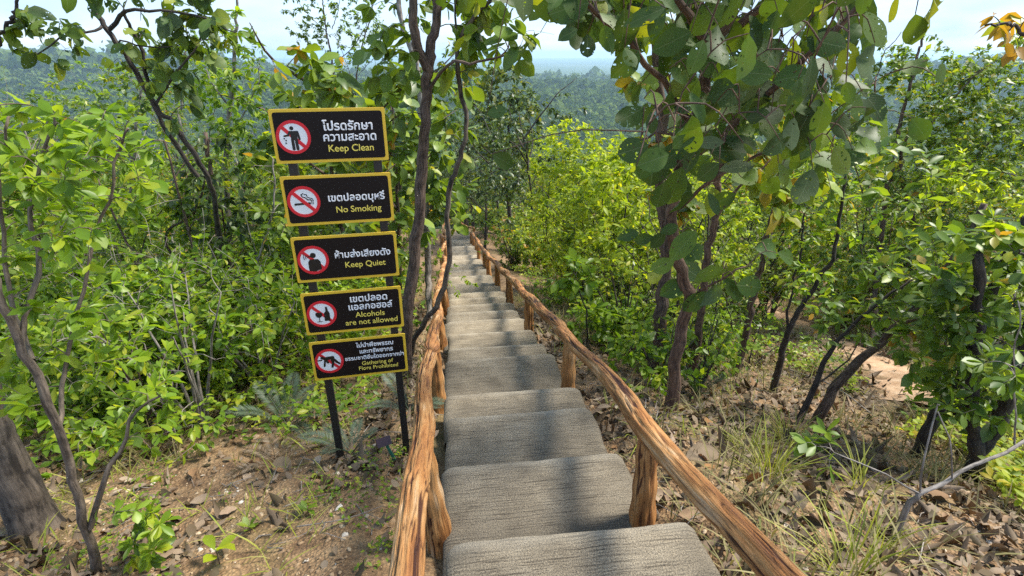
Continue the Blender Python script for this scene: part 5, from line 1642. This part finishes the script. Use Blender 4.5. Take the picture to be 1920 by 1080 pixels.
def small_things():
    R = np.random.default_rng(61)
    # seedlings in the bare soil
    for u, v, s, n, m, lab in ((412, 1060, .12, 4, M_YEL, 'yellow-green seedling with four upright leaves in the bare soil at lower left'), (578, 965, .07, 6, M_LIME, 'tiny green seedling in the bare soil below the sign'), (470, 1000, .07, 6, M_MIDLEAF, 'low dull green weed in the gravel left of the tiny seedling'), (1520, 850, .11, 9, M_MIDLEAF, 'rosette of blue-green leaves on the litter near the twig tip'), (1200, 660, .08, 6, M_YEL, 'pale seedling beside the crooked tree trunk')):
        g = gpx(u, v)
        r = thing('seedling', lab, 'seedling', g)
        obj('stem', tubes_mesh('stem', [(np.array([[0, 0, -.02], [.004, 0, s*.4], [0, .004, s*.9]]), np.array([.003, .0025, .002]), 5)]), B_BROWN, r)
        a = np.arange(n)*2.4
        A = np.stack([np.cos(a), np.sin(a), .7+.3*R.normal(size=n)], -1)
        P = np.stack([0*a, 0*a, s*(.5+.4*R.random(n))], -1)
        obj('leaf_whorl', leaves_mesh('leaf_whorl', LF_OBO, P, A, np.tile(UP, (n, 1))+.2*R.normal(size=(n, 3)), np.full(n, s), np.clip(.5+.2*R.normal(size=n), 0, 1)), m, r)
    # single large dry leaves
    for u, v, s, ang, t, lab in ((1318, 860, .26, .2, .55, 'largest dry grey-brown leaf lying just behind the right railing'), (1235, 940, .16, 2.2, .85, 'orange dry leaf beside the nearest right post'), (1215, 580, .2, 1.0, .6, 'dry leaf under the crooked tree'), (1300, 975, .16, 3.0, .95, 'pale dry leaf against the underside of the right railing'), (430, 965, .10, .6, .82, 'orange-brown dry leaf on the gravel at lower left'), (530, 880, .2, 5.6, .5, 'ribbed brown leaf in the pile left of the sign post'), (1495, 945, .17, 1.2, .62, 'pinkish dry leaf in the litter below the wispy grass'), (365, 890, .12, 2.0, .84, 'yellowish brown dry leaf in the pile at left'), (1130, 600, .12, .4, .98, 'pale folded leaf lying beside the log rail joint')):
        g = gpx(u, v)
        P = np.array([[-s*.5*math.cos(ang), -s*.5*math.sin(ang), .03]])
        me = leaves_mesh('fallen_leaf', leaf_template(9, .52, .5, .35, .2, .75, .2), P, [[math.cos(ang), math.sin(ang), .12]], [[0, -.35, 1.]], [s], [t], .2)
        o = obj('fallen_leaf', me, M_LITTER)
        o.location = tuple(g)
        tag(o, lab, 'leaf')
    # dead branches
    for pts, r, lab in (([(215, 810), (262, 775), (300, 758)], .018, 'pale dead branch lying in the shrubs at left'), ([(0, 880), (130, 800), (215, 760)], .006, 'thin dry stick slanting across the left foreground'), ([(1480, 700), (1560, 730), (1640, 790)], .01, 'dark dead stick on the slope beside the sandy trail'), ([(560, 1000), (650, 985), (720, 960)], .004, 'thin twig lying on the bare soil')):
        P = np.array([gpx(*q)+[0, 0, .05] for q in pts])
        o0 = P[0].copy()
        o = obj('dead_branch', tubes_mesh('dead_branch', [(smooth_path(P-o0, 14), np.linspace(r, r*.5, 14), 7)]), B_GREY)
        o.location = tuple(o0)
        tag(o, lab, 'branch')
small_things()

# ------------------------------------------------------------------ the air
def haze():
    import bmesh
    bm = bmesh.new()
    bmesh.ops.create_cube(bm, size=1)
    lo, hi = np.array([-14000, -60, -150.]), np.array([14000, 14500, 40.])
    for v in bm.verts:
        v.co = [(lo[i]+hi[i])/2+v.co[i]*(hi[i]-lo[i]) for i in range(3)]
    me = bpy.data.meshes.new('haze'); bm.to_mesh(me); bm.free()
    m, nt, out = new_mat('haze_air')
    pv = nt.nodes.new('ShaderNodeVolumePrincipled')
    pv.inputs['Color'].default_value = (.56, .77, 1.0, 1)
    pv.inputs['Density'].default_value = .00016
    pv.inputs['Anisotropy'].default_value = .2
    nt.links.new(pv.outputs[0], out.inputs['Volume'])
    tag(obj('haze', me, m), None, None, None, 'stuff')
haze()
print('faces', sum(len(o.data.polygons) for o in bpy.data.objects if o.type == 'MESH'))
